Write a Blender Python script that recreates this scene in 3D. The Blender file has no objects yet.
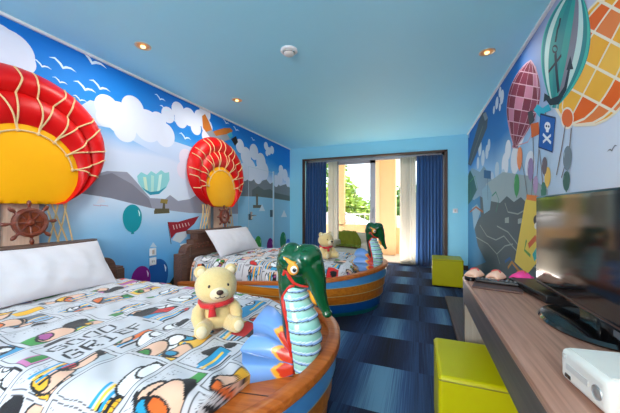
import bpy, bmesh, math, random
import numpy as np
from mathutils import Vector, Matrix
from mathutils.bvhtree import BVHTree
sc = bpy.context.scene
COL = sc.collection
random.seed(7)
PI = math.pi

# ------------------------------------------------------------------ camera, world, light, exposure
F, CU, CV, HC = 285.0, 310.0, 210.0, 1.15
YAW = math.atan2(109, 285)
SY, CY = math.sin(YAW), math.cos(YAW)
cam_d = bpy.data.cameras.new('camera'); cam = bpy.data.objects.new('camera', cam_d); COL.objects.link(cam)
cam.location = (0, 0, HC); cam.rotation_euler = (PI/2, 0, YAW)
cam_d.sensor_width = 36; cam_d.lens = F/620*36; cam_d.shift_y = 3.5/620
cam_d.clip_start = 0.05
sc.camera = cam
sc.view_settings.view_transform = 'Standard'; sc.view_settings.look = 'None'
sc.view_settings.gamma = 1; sc.view_settings.use_curve_mapping = False
sc.view_settings.exposure = 0.55

def srgb(v):
    v /= 255.0
    return v/12.92 if v <= .04045 else ((v+.055)/1.055)**2.4
def c3(r, g, b): return (srgb(r), srgb(g), srgb(b), 1)

world = bpy.data.worlds.new('overcast_sky'); sc.world = world; world.use_nodes = True
wn = world.node_tree.nodes; wl = world.node_tree.links
bg = wn['Background']; tc = wn.new('ShaderNodeTexCoord'); sp = wn.new('ShaderNodeSeparateXYZ')
rp = wn.new('ShaderNodeValToRGB'); wl.new(tc.outputs['Generated'], sp.inputs[0]); wl.new(sp.outputs[2], rp.inputs[0])
rp.color_ramp.elements[0].color = (.92, .95, 1, 1); rp.color_ramp.elements[1].color = (.75, .87, 1, 1)
wl.new(rp.outputs[0], bg.inputs[0]); bg.inputs[1].default_value = 2.2

def lamp(name, kind, loc, power, color=(1, 1, 1), rot=(0, 0, 0), size=.1, **kw):
    d = bpy.data.lights.new(name, kind); o = bpy.data.objects.new(name, d); COL.objects.link(o)
    o.location = loc; o.rotation_euler = rot; d.energy = power; d.color = color
    if kind == 'AREA': d.shape = 'DISK'; d.size = size
    elif kind == 'POINT': d.shadow_soft_size = size
    elif kind == 'SUN': d.angle = size
    return o
lamp('sun', 'SUN', (0, 12, 8), 13, (1, .94, .86), (math.radians(-26), 0, math.radians(12)), .02)
# unseen fill lights added to brighten the room, then the recessed downlights
lamp('ceiling_fill', 'AREA', (-.9, -1.5, 1.0), 24, (1, .80, .70), (PI, 0, 0), .9)  # added fill behind the camera, bounced off the ceiling; no such fitting
lamp('rear_fill', 'AREA', (-.8, -2.25, 1.75), 86, (1, .86, .78), (PI/2+.12, 0, 0), 1.5)  # added fill from behind the camera, brightens the far end
lamp('window_end_fill', 'AREA', (-.6, 5.75, .06), 28, (1, .92, .86), (PI, 0, 0), 1.1)  # added upward fill without a fitting, stands in for sun bounced off the balcony
LAMPS = [(-2.279, 1.826), (-2.241, 3.165), (.583, 3.023), (-1.0, -.6), (-2.2, -.6), (.3, -.6)]  # those behind the camera are unseen, added for brightness
for i, (x, y) in enumerate(LAMPS):
    lamp('downlight', 'AREA', (x, y, 2.575), 2.5 if i == 2 else 8.0 if i < 2 else 3.0, (1, .93, .84), size=.13)

# ------------------------------------------------------------------ helpers
def ray(u, v):
    a = (u-CU)/F; b = (CV-v)/F
    return (-SY+CY*a, CY+SY*a, b)
XL, XR, YB, YF, ZC = -2.865, .875, 6.15, -2.4, 2.6
def LW(u, v):
    d = ray(u, v); t = XL/d[0]; return (d[1]*t, HC+d[2]*t)
def RW(u, v):
    d = ray(u, v); t = XR/d[0]; return (d[1]*t, HC+d[2]*t)

MATS = {}
def newmat(name):
    m = bpy.data.materials.new(name); m.use_nodes = True
    return m, m.node_tree.nodes, m.node_tree.links, m.node_tree.nodes['Principled BSDF']
def mat(name, col, rough=.5, metal=0, var=.06, scale=30, bump=0, bscale=200, spec=.5, coat=0, sheen=0, emit=None):
    if name in MATS: return MATS[name]
    m, n, l, p = newmat(name)
    tc = n.new('ShaderNodeTexCoord'); nz = n.new('ShaderNodeTexNoise'); nz.inputs['Scale'].default_value = scale
    nz.inputs['Detail'].default_value = 3
    l.new(tc.outputs['Object'], nz.inputs['Vector'])
    mx = n.new('ShaderNodeMix'); mx.data_type = 'RGBA'; l.new(nz.outputs['Fac'], mx.inputs[0])
    c = c3(*col)
    mx.inputs[6].default_value = tuple(min(1, q*(1-var)) for q in c[:3])+(1,)
    mx.inputs[7].default_value = tuple(min(1, q*(1+var)) for q in c[:3])+(1,)
    l.new(mx.outputs[2], p.inputs['Base Color'])
    p.inputs['Roughness'].default_value = rough; p.inputs['Metallic'].default_value = metal
    p.inputs['Specular IOR Level'].default_value = spec
    p.inputs['Coat Weight'].default_value = coat; p.inputs['Coat Roughness'].default_value = .05
    p.inputs['Sheen Weight'].default_value = sheen
    if bump:
        n2 = n.new('ShaderNodeTexNoise'); n2.inputs['Scale'].default_value = bscale; l.new(tc.outputs['Object'], n2.inputs['Vector'])
        b = n.new('ShaderNodeBump'); b.inputs['Strength'].default_value = bump; b.inputs['Distance'].default_value = .004
        l.new(n2.outputs['Fac'], b.inputs['Height']); l.new(b.outputs[0], p.inputs['Normal'])
    if emit:
        p.inputs['Emission Color'].default_value = c; p.inputs['Emission Strength'].default_value = emit
    MATS[name] = m; return m
def wood(name, ca, cb, axis='Y', scale=6, stretch=14, rough=.4, coat=0, spec=.5):
    if name in MATS: return MATS[name]
    m, n, l, p = newmat(name)
    tc = n.new('ShaderNodeTexCoord'); mp = n.new('ShaderNodeMapping')
    s = [scale*stretch]*3; s['XYZ'.index(axis)] = scale*.6
    mp.inputs['Scale'].default_value = s
    nz = n.new('ShaderNodeTexNoise'); nz.inputs['Scale'].default_value = 1; nz.inputs['Detail'].default_value = 6; nz.inputs['Distortion'].default_value = .6
    l.new(tc.outputs['Object'], mp.inputs[0]); l.new(mp.outputs[0], nz.inputs['Vector'])
    r = n.new('ShaderNodeValToRGB'); r.color_ramp.elements[0].position = .32; r.color_ramp.elements[1].position = .68
    r.color_ramp.elements[0].color = c3(*ca); r.color_ramp.elements[1].color = c3(*cb)
    l.new(nz.outputs['Fac'], r.inputs[0]); l.new(r.outputs[0], p.inputs['Base Color'])
    p.inputs['Roughness'].default_value = rough; p.inputs['Coat Weight'].default_value = coat; p.inputs['Coat Roughness'].default_value = .12
    p.inputs['Specular IOR Level'].default_value = spec
    MATS[name] = m; return m
def attrmat(name, rough=.6, bump=0, bscale=300, coat=0, sheen=0):
    if name in MATS: return MATS[name]
    m, n, l, p = newmat(name)
    a = n.new('ShaderNodeVertexColor'); a.layer_name = 'print'; l.new(a.outputs[0], p.inputs['Base Color'])
    p.inputs['Roughness'].default_value = rough; p.inputs['Coat Weight'].default_value = coat; p.inputs['Coat Roughness'].default_value = .06
    p.inputs['Sheen Weight'].default_value = sheen
    if bump:
        tc = n.new('ShaderNodeTexCoord'); n2 = n.new('ShaderNodeTexNoise'); n2.inputs['Scale'].default_value = bscale; l.new(tc.outputs['Object'], n2.inputs['Vector'])
        b = n.new('ShaderNodeBump'); b.inputs['Strength'].default_value = bump; b.inputs['Distance'].default_value = .003
        l.new(n2.outputs['Fac'], b.inputs['Height']); l.new(b.outputs[0], p.inputs['Normal'])
    MATS[name] = m; return m
def ink(r, g, b):
    return mat('print_%d_%d_%d' % (r, g, b), (r, g, b), .7, var=.03, scale=9, spec=.3)

class MB:
    def __init__(s): s.v = []; s.f = []; s.m = []
    def add(s, vs, fs, mi=0):
        o = len(s.v); s.v += [tuple(q) for q in vs]
        for f in fs: s.f.append([i+o for i in f]); s.m.append(mi)
    def box(s, a, b, mi=0):
        x0, y0, z0 = a; x1, y1, z1 = b
        s.add([(x0,y0,z0),(x1,y0,z0),(x1,y1,z0),(x0,y1,z0),(x0,y0,z1),(x1,y0,z1),(x1,y1,z1),(x0,y1,z1)],
              [(0,3,2,1),(4,5,6,7),(0,1,5,4),(1,2,6,5),(2,3,7,6),(3,0,4,7)], mi); return s
    def grid(s, pts, mi=0, cu=False, cv=False):
        nu = len(pts); nv = len(pts[0]); fs = []
        for i in range(nu if cu else nu-1):
            for j in range(nv if cv else nv-1):
                fs.append((i*nv+j, ((i+1) % nu)*nv+j, ((i+1) % nu)*nv+(j+1) % nv, i*nv+(j+1) % nv))
        s.add([p for r in pts for p in r], fs, mi); return s
    def tube(s, path, r, n=8, mi=0, cap=True):
        P = [Vector(p) for p in path]; R = r if isinstance(r, (list, tuple)) else [r]*len(P)
        rows = []; up = None
        for i, p in enumerate(P):
            t = (P[min(i+1, len(P)-1)]-P[max(i-1, 0)]).normalized()
            if up is None: up = Vector((0, 0, 1)) if abs(t.z) < .9 else Vector((1, 0, 0))
            a = t.cross(up).normalized(); b = a.cross(t).normalized(); up = b
            rows.append([p+(a*math.cos(k*2*PI/n)+b*math.sin(k*2*PI/n))*R[i] for k in range(n)])
        o = len(s.v); s.grid(rows, mi, cv=True)
        if cap:
            s.f.append([o+k for k in range(n)][::-1]); s.m.append(mi)
            e = o+(len(P)-1)*n; s.f.append([e+k for k in range(n)]); s.m.append(mi)
        return s
    def lathe(s, prof, c=(0, 0, 0), n=24, mi=0, axis='Z', sx=1, sy=1):
        rows = []
        for r, h in prof:
            row = []
            for k in range(n):
                a = k*2*PI/n; x, y = r*math.cos(a)*sx, r*math.sin(a)*sy
                q = (x, y, h) if axis == 'Z' else ((h, x, y) if axis == 'X' else (x, h, y))
                row.append((q[0]+c[0], q[1]+c[1], q[2]+c[2]))
            rows.append(row)
        s.grid(rows, mi, cv=True); return s
    def ball(s, c, r, n=20, mi=0, rot=None):
        rx, ry, rz = r if isinstance(r, (tuple, list)) else (r, r, r)
        rows = []
        for i in range(n//2+1):
            t = PI*i/(n//2); row = []
            for k in range(n):
                a = 2*PI*k/n
                q = Vector((rx*math.sin(t)*math.cos(a), ry*math.sin(t)*math.sin(a), rz*math.cos(t)))
                if rot: q = rot @ q
                row.append(q+Vector(c))
            rows.append(row)
        s.grid(rows, mi, cv=True); return s
    def prism(s, outline, fn, d0, d1, mi=0):
        a = [fn(p, d0) for p in outline]; b = [fn(p, d1) for p in outline]; n = len(outline)
        s.add(a+b, [list(range(n))[::-1], [n+i for i in range(n)]]+[(i, (i+1) % n, n+(i+1) % n, n+i) for i in range(n)], mi); return s
    def build(s, name, mats, parent=None, smooth=True, bevel=0, seg=2, angle=40, sub=0):
        me = bpy.data.meshes.new(name); me.from_pydata(s.v, [], s.f)
        if not isinstance(mats, (list, tuple)): mats = [mats]
        for m in mats: me.materials.append(m)
        me.polygons.foreach_set('material_index', s.m)
        bm = bmesh.new(); bm.from_mesh(me)
        bmesh.ops.remove_doubles(bm, verts=bm.verts, dist=1e-5)
        bmesh.ops.recalc_face_normals(bm, faces=bm.faces)
        bm.to_mesh(me); bm.free()
        o = bpy.data.objects.new(name, me); COL.objects.link(o)
        if parent: o.parent = parent
        if smooth:
            me.polygons.foreach_set('use_smooth', [True]*len(me.polygons))
            me.set_sharp_from_angle(angle=math.radians(angle))
        if bevel:
            b = o.modifiers.new('bevel', 'BEVEL'); b.width = bevel; b.segments = seg; b.limit_method = 'ANGLE'
        if sub:
            b = o.modifiers.new('subsurf', 'SUBSURF'); b.levels = sub; b.render_levels = sub
        return o
def thing(name, label, cat, loc=(0, 0, 0), rz=0, group=None):
    o = bpy.data.objects.new(name, None); COL.objects.link(o); o.location = loc; o.rotation_euler = (0, 0, rz)
    o.empty_display_size = .1
    o['label'] = label; o['category'] = cat
    if group: o['group'] = group
    return o
def tag(o, label, cat, group=None):
    o['label'] = label; o['category'] = cat
    if group: o['group'] = group
    return o
def struct(o): o['kind'] = 'structure'; return o
def copy_tree(o, parent=None):
    c = o.copy(); COL.objects.link(c)
    if parent: c.parent = parent
    for ch in list(o.children): copy_tree(ch, c)
    return c
def circ(cx, cy, rx, ry=None, n=28, a0=0, a1=2*PI):
    ry = ry or rx
    return [(cx+rx*math.cos(a0+(a1-a0)*i/n), cy+ry*math.sin(a0+(a1-a0)*i/n)) for i in range(n)]

# ------------------------------------------------------------------ setting: materials
def mural_wall(name, stops, ynear=None):
    m, n, l, p = newmat(name)
    g = n.new('ShaderNodeNewGeometry'); s = n.new('ShaderNodeSeparateXYZ'); l.new(g.outputs['Position'], s.inputs[0])
    mr = n.new('ShaderNodeMapRange'); mr.inputs[1].default_value = 0; mr.inputs[2].default_value = 2.6
    r = n.new('ShaderNodeValToRGB'); els = r.color_ramp.elements
    while len(els) < len(stops): els.new(.5)
    for e, (z, c) in zip(els, stops): e.position = z/2.6; e.color = c3(*c)
    nz = n.new('ShaderNodeTexNoise'); nz.inputs['Scale'].default_value = 1.1; l.new(g.outputs['Position'], nz.inputs['Vector'])
    md = n.new('ShaderNodeMath'); md.operation = 'MULTIPLY_ADD'; md.inputs[1].default_value = .16; md.inputs[2].default_value = -.08
    l.new(nz.outputs['Fac'], md.inputs[0])
    l.new(s.outputs[2], mr.inputs[0])
    ad = n.new('ShaderNodeMath'); ad.operation = 'ADD'; l.new(mr.outputs[0], ad.inputs[0]); l.new(md.outputs[0], ad.inputs[1])
    l.new(ad.outputs[0], r.inputs[0])
    out = r.outputs[0]
    if ynear:
        m2 = n.new('ShaderNodeMapRange'); m2.inputs[1].default_value = ynear[0]; m2.inputs[2].default_value = ynear[1]
        l.new(s.outputs[1], m2.inputs[0])
        mx = n.new('ShaderNodeMix'); mx.data_type = 'RGBA'; l.new(m2.outputs[0], mx.inputs[0])
        mx.inputs[6].default_value = c3(*ynear[2]); l.new(out, mx.inputs[7]); out = mx.outputs[2]
    l.new(out, p.inputs['Base Color']); p.inputs['Roughness'].default_value = .65; p.inputs['Specular IOR Level'].default_value = .3
    return m
M_left = mural_wall('sky_mural', [(0, (70, 160, 225)), (.55, (95, 172, 228)), (.95, (150, 200, 235)), (1.3, (212, 224, 240)), (1.75, (205, 215, 238)), (2.0, (88, 165, 222)), (2.2, (20, 128, 212)), (2.6, (8, 110, 202))])
M_right = mural_wall('sky_mural_pale', [(0, (50, 95, 120)), (.9, (80, 130, 165)), (1.3, (140, 184, 214)), (1.7, (140, 184, 220)), (2.05, (35, 115, 185)), (2.6, (14, 92, 170))], (1.3, 3.2, (240, 240, 246)))
M_blue = mat('pale_blue_paint', (146, 218, 242), .6, var=.02, scale=3)
M_ceil = mat('blue_ceiling_paint', (156, 222, 244), .6, var=.02, scale=2)
M_white = mat('white_gloss_paint', (228, 230, 232), .4, var=.02)
M_dkwood = wood('dark_frame_wood', (52, 34, 26), (82, 56, 44), 'Z', rough=.45)

def carpet():
    m, n, l, p = newmat('carpet_tiles')
    g = n.new('ShaderNodeNewGeometry'); s = n.new('ShaderNodeSeparateXYZ'); l.new(g.outputs['Position'], s.inputs[0])
    def mth(op, a, b=None):
        q = n.new('ShaderNodeMath'); q.operation = op
        for i, x in enumerate((a, b)):
            if x is None: continue
            if isinstance(x, (int, float)): q.inputs[i].default_value = x
            else: l.new(x, q.inputs[i])
        return q.outputs[0]
    X = mth('DIVIDE', mth('ADD', s.outputs[0], 5.0), .48); X = mth('ADD', X, .67-.083)
    Y = mth('DIVIDE', mth('ADD', s.outputs[1], 9.85), .5)
    fx = mth('FRACT', X); ix = mth('FLOOR', X); iy = mth('FLOOR', Y)
    chk = mth('MODULO', mth('ADD', mth('ADD', ix, iy), 0.0), 2.0)
    wnz = n.new('ShaderNodeTexWhiteNoise'); wnz.noise_dimensions = '2D'
    cb = n.new('ShaderNodeCombineXYZ'); l.new(ix, cb.inputs[0]); l.new(iy, cb.inputs[1]); l.new(cb.outputs[0], wnz.inputs['Vector'])
    # stripes along y, fading from the middle of a tile to its sides
    nz = n.new('ShaderNodeTexNoise'); nz.inputs['Scale'].default_value = 1; nz.inputs['Detail'].default_value = 2
    mp = n.new('ShaderNodeMapping'); mp.inputs['Scale'].default_value = (150, 2.2, 1); l.new(g.outputs['Position'], mp.inputs[0]); l.new(mp.outputs[0], nz.inputs['Vector'])
    fade = mth('ABSOLUTE', mth('SUBTRACT', fx, .5)); fade = mth('MULTIPLY', fade, 1.25)
    tone = mth('ADD', mth('MULTIPLY', chk, mth('SUBTRACT', 1.0, fade)), mth('MULTIPLY', mth('SUBTRACT', 1.0, chk), mth('ADD', mth('MULTIPLY', fade, .75), .08)))
    tone = mth('ADD', tone, mth('MULTIPLY', mth('SUBTRACT', nz.outputs['Fac'], .5), .55))
    tone = mth('ADD', tone, mth('MULTIPLY', mth('SUBTRACT', wnz.outputs['Value'], .5), .2))
    r = n.new('ShaderNodeValToRGB'); e = r.color_ramp.elements
    e[0].position = .0; e[0].color = c3(12, 15, 28); e[1].position = 1; e[1].color = c3(96, 142, 174)
    q = e.new(.35); q.color = c3(22, 38, 70); q = e.new(.7); q.color = c3(48, 80, 122)
    l.new(tone, r.inputs[0]); l.new(r.outputs[0], p.inputs['Base Color']); p.inputs['Roughness'].default_value = .95
    b = n.new('ShaderNodeBump'); b.inputs['Strength'].default_value = .5; b.inputs['Distance'].default_value = .004
    n2 = n.new('ShaderNodeTexNoise'); n2.inputs['Scale'].default_value = 260; l.new(g.outputs['Position'], n2.inputs['Vector'])
    l.new(n2.outputs['Fac'], b.inputs['Height']); l.new(b.outputs[0], p.inputs['Normal'])
    return m
struct(MB().box((XL-.1, YF-.1, -.1), (XR+.1, 6.42, 0)).build('floor', carpet(), smooth=False))
struct(MB().box((XL-.1, YF-.1, ZC), (XR+.1, 6.5, ZC+.1)).build('ceiling', M_ceil, smooth=False))
wall_left = struct(MB().box((XL-.1, YF, 0), (XL, 6.5, ZC)).build('wall_left', M_left, smooth=False))
wall_right = struct(MB().box((XR, YF, 0), (XR+.1, 6.5, ZC)).build('wall_right', M_right, smooth=False))
struct(MB().box((XL-.1, YF-.1, 0), (XR+.1, YF, ZC)).build('wall_front', M_blue, smooth=False))
OX0, OX1, OZ = -2.527, .49, 2.318
struct(MB().box((XL, YB, 0), (OX0, 6.5, ZC)).box((OX1, YB, 0), (XR, 6.5, ZC)).box((OX0, YB, OZ), (OX1, 6.5, ZC)).build('wall_back', M_blue, smooth=False))
t = MB().box((OX0-.012, YB-.012, 0), (OX0+.02, YB+.1, OZ)).box((OX1-.02, YB-.012, 0), (OX1+.03, YB+.1, OZ)).box((OX0-.012, YB-.012, OZ-.02), (OX1+.03, YB+.1, OZ+.012))
struct(t.build('trim_1', M_dkwood, smooth=False))
struct(MB().box((XL, YF, ZC-.022), (XL+.022, YB, ZC)).build('trim_2', M_white, smooth=False))
struct(MB().box((XR-.022, YF, ZC-.018), (XR, YB, ZC)).build('trim_3', M_white, smooth=False))
struct(MB().box((OX1+.035, YB-.014, 0), (XR, YB, .09)).box((XL, YB-.014, 0), (OX0-.035, YB, .09)).build('baseboard_back', M_dkwood, smooth=False))

# door in the left wall, papered over with the mural, thin white frame
d1 = struct(MB().box((XL, 4.40, 0), (XL+.0008, 5.30, 1.93)).build('door_1', M_left, smooth=False))
MB().box((XL, 5.30, 0), (XL+.02, 5.335, 1.96)).box((XL, 4.39, 0), (XL+.004, 4.398, 1.94)).box((XL, 4.39, 1.93), (XL+.004, 5.30, 1.937)).build('door_frame', mat('pale_frame', (176, 200, 216), .4), d1, smooth=False)
MB().box((XL+.0, 4.44, .98), (XL+.02, 4.49, 1.12)).tube([(XL+.02, 4.465, 1.05), (XL+.055, 4.465, 1.05), (XL+.055, 4.56, 1.05)], .009).build('door_handle', mat('brushed_steel', (150, 150, 150), .3, 1), d1)

# ------------------------------------------------------------------ murals: printed shapes lying on the walls
class Mural:
    def __init__(s, W, x, sgn): s.W = W; s.x = x; s.sgn = sgn; s.mb = MB(); s.mats = []; s.k = 0
    def mi(s, c):
        m = ink(*c)
        if m not in s.mats: s.mats.append(m)
        return s.mats.index(m)
    def poly(s, pts, c, wall=False):
        s.k += 1; x = s.x+s.sgn*(.001+.00001*s.k)
        P = pts if wall else [s.W(*p) for p in pts]
        s.mb.add([(x, y, z) for y, z in P], [list(range(len(P)))], s.mi(c))
    def line(s, pts, w, c, wall=False):
        P = [Vector(p) for p in (pts if wall else [s.W(*p) for p in pts])]
        s.k += 1; x = s.x+s.sgn*(.001+.00001*s.k); rows = []
        for i, p in enumerate(P):
            t = (P[min(i+1, len(P)-1)]-P[max(i-1, 0)]).normalized(); nn = Vector((-t.y, t.x))
            ww = w[i] if isinstance(w, (list, tuple)) else w
            rows.append([(x, *(p+nn*ww/2)), (x, *(p-nn*ww/2))])
        s.mb.grid(rows, s.mi(c))
    def cloud(s, blobs, c):
        s.k += 1
        for j, (u, v, r) in enumerate(blobs):
            y, z = s.W(u, v); y2, z2 = s.W(u, v-r)
            R = abs(z2-z); x = s.x+s.sgn*(.001+.00001*s.k+.0000004*j)
            s.mb.add([(x, a, b) for a, b in circ(y, z, R)], [list(range(28))], s.mi(c))
    def bird(s, u, v, r, c):
        y, z = s.W(u, v); a = abs(s.W(u, v-r)[1]-z); g = s.sgn
        P = [(-1, .45), (-.6, .62), (-.2, .25), (0, -.1), (.25, .12), (.6, .2), (1, .0)]
        s.line([(y+p*a*1.3, z+q*a) for p, q in P], [.001, a*.22, a*.26, a*.3, a*.26, a*.2, .001], c, True)
    def party(s, u, v, r, c, hl):
        y, z = s.W(u, v); a = abs(s.W(u, v-r)[1]-z)
        P = [(y+a*.82*math.cos(t), z+a*math.sin(t)*(1 if math.sin(t) > 0 else 1.22)) for t in [2*PI*i/32 for i in range(32)]]
        s.poly(P, c, True)
        s.poly([(y-a*.1, z-a*1.18), (y+a*.1, z-a*1.18), (y+a*.14, z-a*1.36), (y-a*.14, z-a*1.36)], c, True)
        s.line([(y+a*.5, z+a*.55), (y+a*.6, z+a*.3), (y+a*.6, z+a*.05)], [a*.05, a*.12, a*.04], hl, True)
    def hot_air(s, M, T, hw, fn, nlat, nlon, linec, lw=.012, fat=.62):
        M = Vector(M); T = Vector(T); ax = T-M; pr = Vector((-ax.y, ax.x)).normalized()
        def P(i, j):
            a = i/nlat; h = math.sin(PI*min(1, a**fat))**.75 if 0 < a < 1 else 0
            h = max(h, .18 if i == 0 else 0)
            return M+ax*a+pr*hw*h*math.sin(PI/2*(2*j/nlon-1))
        for i in range(nlat):
            for j in range(nlon):
                K = 4
                pts = [P(i+k/K, j) for k in range(K)]+[P(i+1, j+k/K) for k in range(K)]+[P(i+1-k/K, j+1) for k in range(K)]+[P(i, j+1-k/K) for k in range(K)]
                s.poly([tuple(q) for q in pts], fn(i, j))
        if linec:
            for j in range(nlon+1): s.line([tuple(P(i/3, j)) for i in range(nlat*3+1)], lw, linec)
            for i in range(nlat+1):
                if i < nlat: s.line([tuple(P(i, j/3)) for j in range(nlon*3+1)], lw, linec)

L = Mural(LW, XL, 1)
WC = (214, 220, 238)
# hills and lake band
L.poly([(-20, 175), (40, 160), (90, 176), (107, 171), (127, 172), (133, 178), (150, 198), (165, 199), (170, 195), (178, 201), (190, 199), (204, 190), (214, 196), (250, 192), (250, 214), (190, 213), (150, 208), (110, 198), (60, 190), (-20, 200)], (150, 152, 168))
L.poly([(60, 182), (90, 178), (112, 173), (132, 184), (149, 199), (152, 208), (110, 198), (60, 190)], (126, 126, 140))
L.poly([(238, 186), (248, 178), (252, 180), (257, 177), (262, 181), (266, 179), (270, 184), (275, 181), (280, 186), (286, 184), (290, 188), (290, 201), (270, 197), (238, 196)], (120, 128, 136))
L.poly([(238, 196), (270, 197), (290, 201), (290, 260), (238, 262)], (138, 192, 222))
L.poly([(252, 190), (258, 186), (264, 190), (270, 189), (276, 193), (290, 196), (290, 201), (270, 198), (252, 196)], (92, 104, 106))
L.poly([(256, 194), (258, 194), (258, 205), (256, 205)], (96, 96, 84)); L.poly([(253, 205), (262, 205), (262, 208), (253, 208)], (90, 92, 82))
for u, v in ((262, 208), (284, 214)): L.poly([(u-3, v+3), (u, v-4), (u+3, v+3)], (205, 220, 232))
L.poly([(248, 214), (252, 214), (252, 220), (248, 220)], (50, 80, 96))
L.poly([(270, 210), (273, 210), (273, 217), (270, 217)], (60, 90, 110))
# clouds
L.poly([(60, 118), (110, 128), (150, 150), (200, 170), (200, 150), (170, 140), (150, 118), (90, 100)], (190, 207, 236))
L.cloud([(-8, 55, 26), (10, 50, 20), (20, 60, 13), (0, 38, 14), (4, 68, 14)], WC)
L.cloud([(107, 107, 12), (133, 108, 12), (120, 118, 16), (148, 126, 16), (165, 135, 12), (125, 130, 12), (105, 118, 9), (158, 122, 10)], WC)
L.cloud([(168, 115, 8), (178, 110, 8), (189, 117, 9), (200, 118, 8), (207, 127, 8), (181, 120, 8), (206, 136, 6), (205, 113, 8), (196, 128, 7)], WC)
L.cloud([(246, 156, 9), (254, 152, 8), (261, 162, 9), (250, 170, 11), (264, 171, 9), (240, 146, 7), (244, 172, 9), (258, 175, 9)], WC)
L.cloud([(266, 146, 4), (272, 150, 4), (269, 151, 4), (267, 153, 3)], WC)
L.cloud([(281, 170, 5), (285, 175, 6), (280, 178, 6), (276, 181, 6), (288, 182, 5)], WC)
L.cloud([(186, 158, 9), (184, 170, 9), (192, 176, 9)], (222, 214, 232))
for u, v, r in ((63, 67, 9), (92, 62, 11), (60, 82, 5), (85, 89, 8), (100, 88, 8), (80, 100, 5), (160, 99, 5), (165, 110, 5), (175, 121, 4), (185, 138, 6), (226, 123, 4), (236, 130, 4), (253, 140, 3), (42, 66, 6), (168, 88, 4)):
    L.bird(u, v, r, (206, 226, 244))
# cup shaped teal balloon in the far sky, raft, aeroplane
cup = [(137, 176), (141, 172), (147, 175), (151, 171), (156, 174), (161, 170), (165, 173), (169, 172), (169.5, 180), (166, 188), (159, 194), (150, 195), (143, 190), (138, 182)]
L.poly(cup, (140, 205, 210))
L.poly([(143, 177), (146, 177), (148, 192), (145, 190)], (206, 226, 200)); L.poly([(151, 175), (154, 176), (153.5, 193), (151, 193)], (176, 220, 212)); L.poly([(159, 175), (162, 174), (160, 190), (157, 192)], (200, 232, 226))
L.poly([(141, 187), (150, 192), (159, 191), (167, 186), (159, 194), (150, 195)], (40, 140, 165))
L.poly([(154, 211), (155, 208.5), (169, 208.5), (169.5, 213), (154, 214)], (92, 86, 62)); L.poly([(161, 199), (168, 199.5), (167, 204), (160, 203)], (142, 122, 62)); L.poly([(163, 203), (165, 203), (165, 210), (162, 210)], (90, 80, 60))
L.poly([(202, 116), (205, 114), (209, 122), (212, 130), (206, 132), (203, 128)], (196, 112, 40))
L.poly([(211, 134), (214, 131), (224, 128), (230, 128), (233, 131), (228, 134), (218, 138)], (190, 112, 44))
L.poly([(206, 132), (212, 130), (216, 136), (227, 134), (232, 132), (231, 139), (222, 142), (212, 140)], (140, 148, 158))
L.poly([(227, 134), (231, 132), (233, 136), (230, 139)], (60, 160, 190)); L.poly([(231, 139), (236, 136), (238, 142), (235, 146)], (36, 36, 42))
# pennant with lettering bars, small boat
L.line([(167.8, 222), (171, 244)], .008, (60, 30, 30))
L.poly([(183, 223), (187, 236), (180, 243), (172, 240)], (206, 214, 222))
L.line([(180, 245), (189, 243)], .02, (236, 236, 238))
L.poly([(168, 222), (178, 222), (188, 219), (199, 216), (194, 224), (186, 231), (176, 233), (171, 239)], (150, 30, 46))
for i, u in enumerate((173, 176, 179, 182, 185, 188)): L.line([(u, 225-.5*i), (u+1.2, 229.5-.8*i)], .012, (226, 196, 190))
for u in (95, 102): L.line([(u-2, 205), (u+6, 206)], .006, (196, 150, 172))
L.poly([(100, 196), (106, 202), (96, 204)], (210, 216, 232))
L.poly([(150, 247), (153, 242), (157, 247)], (190, 214, 234))
# party balloons
L.party(132.5, 217, 12.5, (14, 146, 160), (206, 240, 240))
L.party(158, 274, 15, (20, 88, 160), (220, 236, 250)); L.party(141, 279, 13, (126, 20, 128), (240, 214, 240))
L.poly([(168, 285), (174, 276), (182, 270), (182, 278), (178, 290), (170, 296)], (40, 42, 30)); L.poly([(174, 288), (180, 276), (181, 292)], (96, 110, 60))
L.party(152, 291, 9, (72, 110, 196), (214, 228, 250)); L.party(167, 293, 10, (226, 150, 40), (250, 226, 180))
L.party(258, 244, 8, (60, 160, 70), (200, 236, 200)); L.party(270, 246, 8, (126, 30, 130), (230, 200, 236)); L.party(283, 240, 8, (36, 130, 90), (190, 230, 210)); L.party(288, 246, 7, (60, 110, 200), (210, 226, 250))
L.party(250, 240, 6, (40, 120, 170), (200, 230, 240)); L.party(246, 232, 5, (230, 180, 60), (250, 230, 180))
L.mb.build('mural_print', L.mats, wall_left, smooth=False)

R = Mural(RW, XR, -1)
WC = (206, 216, 232)
R.cloud([(480, 148, 8), (487, 152, 7), (483, 158, 8), (478, 163, 6), (489, 145, 6)], (190, 206, 222))
R.cloud([(497, 103, 6), (502, 97, 7), (500, 92, 5), (494, 110, 4), (500, 107, 4)], WC)
R.cloud([(470, 128, 4), (473, 124, 4), (469, 134, 4)], (150, 186, 214))
R.cloud([(520, 130, 16), (508, 150, 10), (505, 165, 12), (515, 160, 14), (530, 165, 14)], (214, 222, 232))
R.cloud([(497, 170, 8), (503, 178, 9), (492, 180, 8)], (176, 200, 218))
R.poly([(482, 113), (486, 112), (488, 118), (487, 128), (482, 140), (476, 155), (471, 166), (468, 164), (471, 150), (475, 136), (479, 122)], (70, 82, 96))
R.poly([(483, 114), (486, 112), (488, 118), (485, 121)], (126, 140, 152)); R.line([(470, 164), (476, 146), (483, 126)], .03, (100, 112, 110))
R.poly([(467, 176), (472, 168), (480, 172), (484, 166), (492, 180), (500, 178), (520, 176), (530, 196), (467, 200)], (120, 150, 170))
R.poly([(486, 184), (503, 172), (530, 176), (548, 190), (548, 205), (486, 205)], (150, 170, 176))
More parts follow.
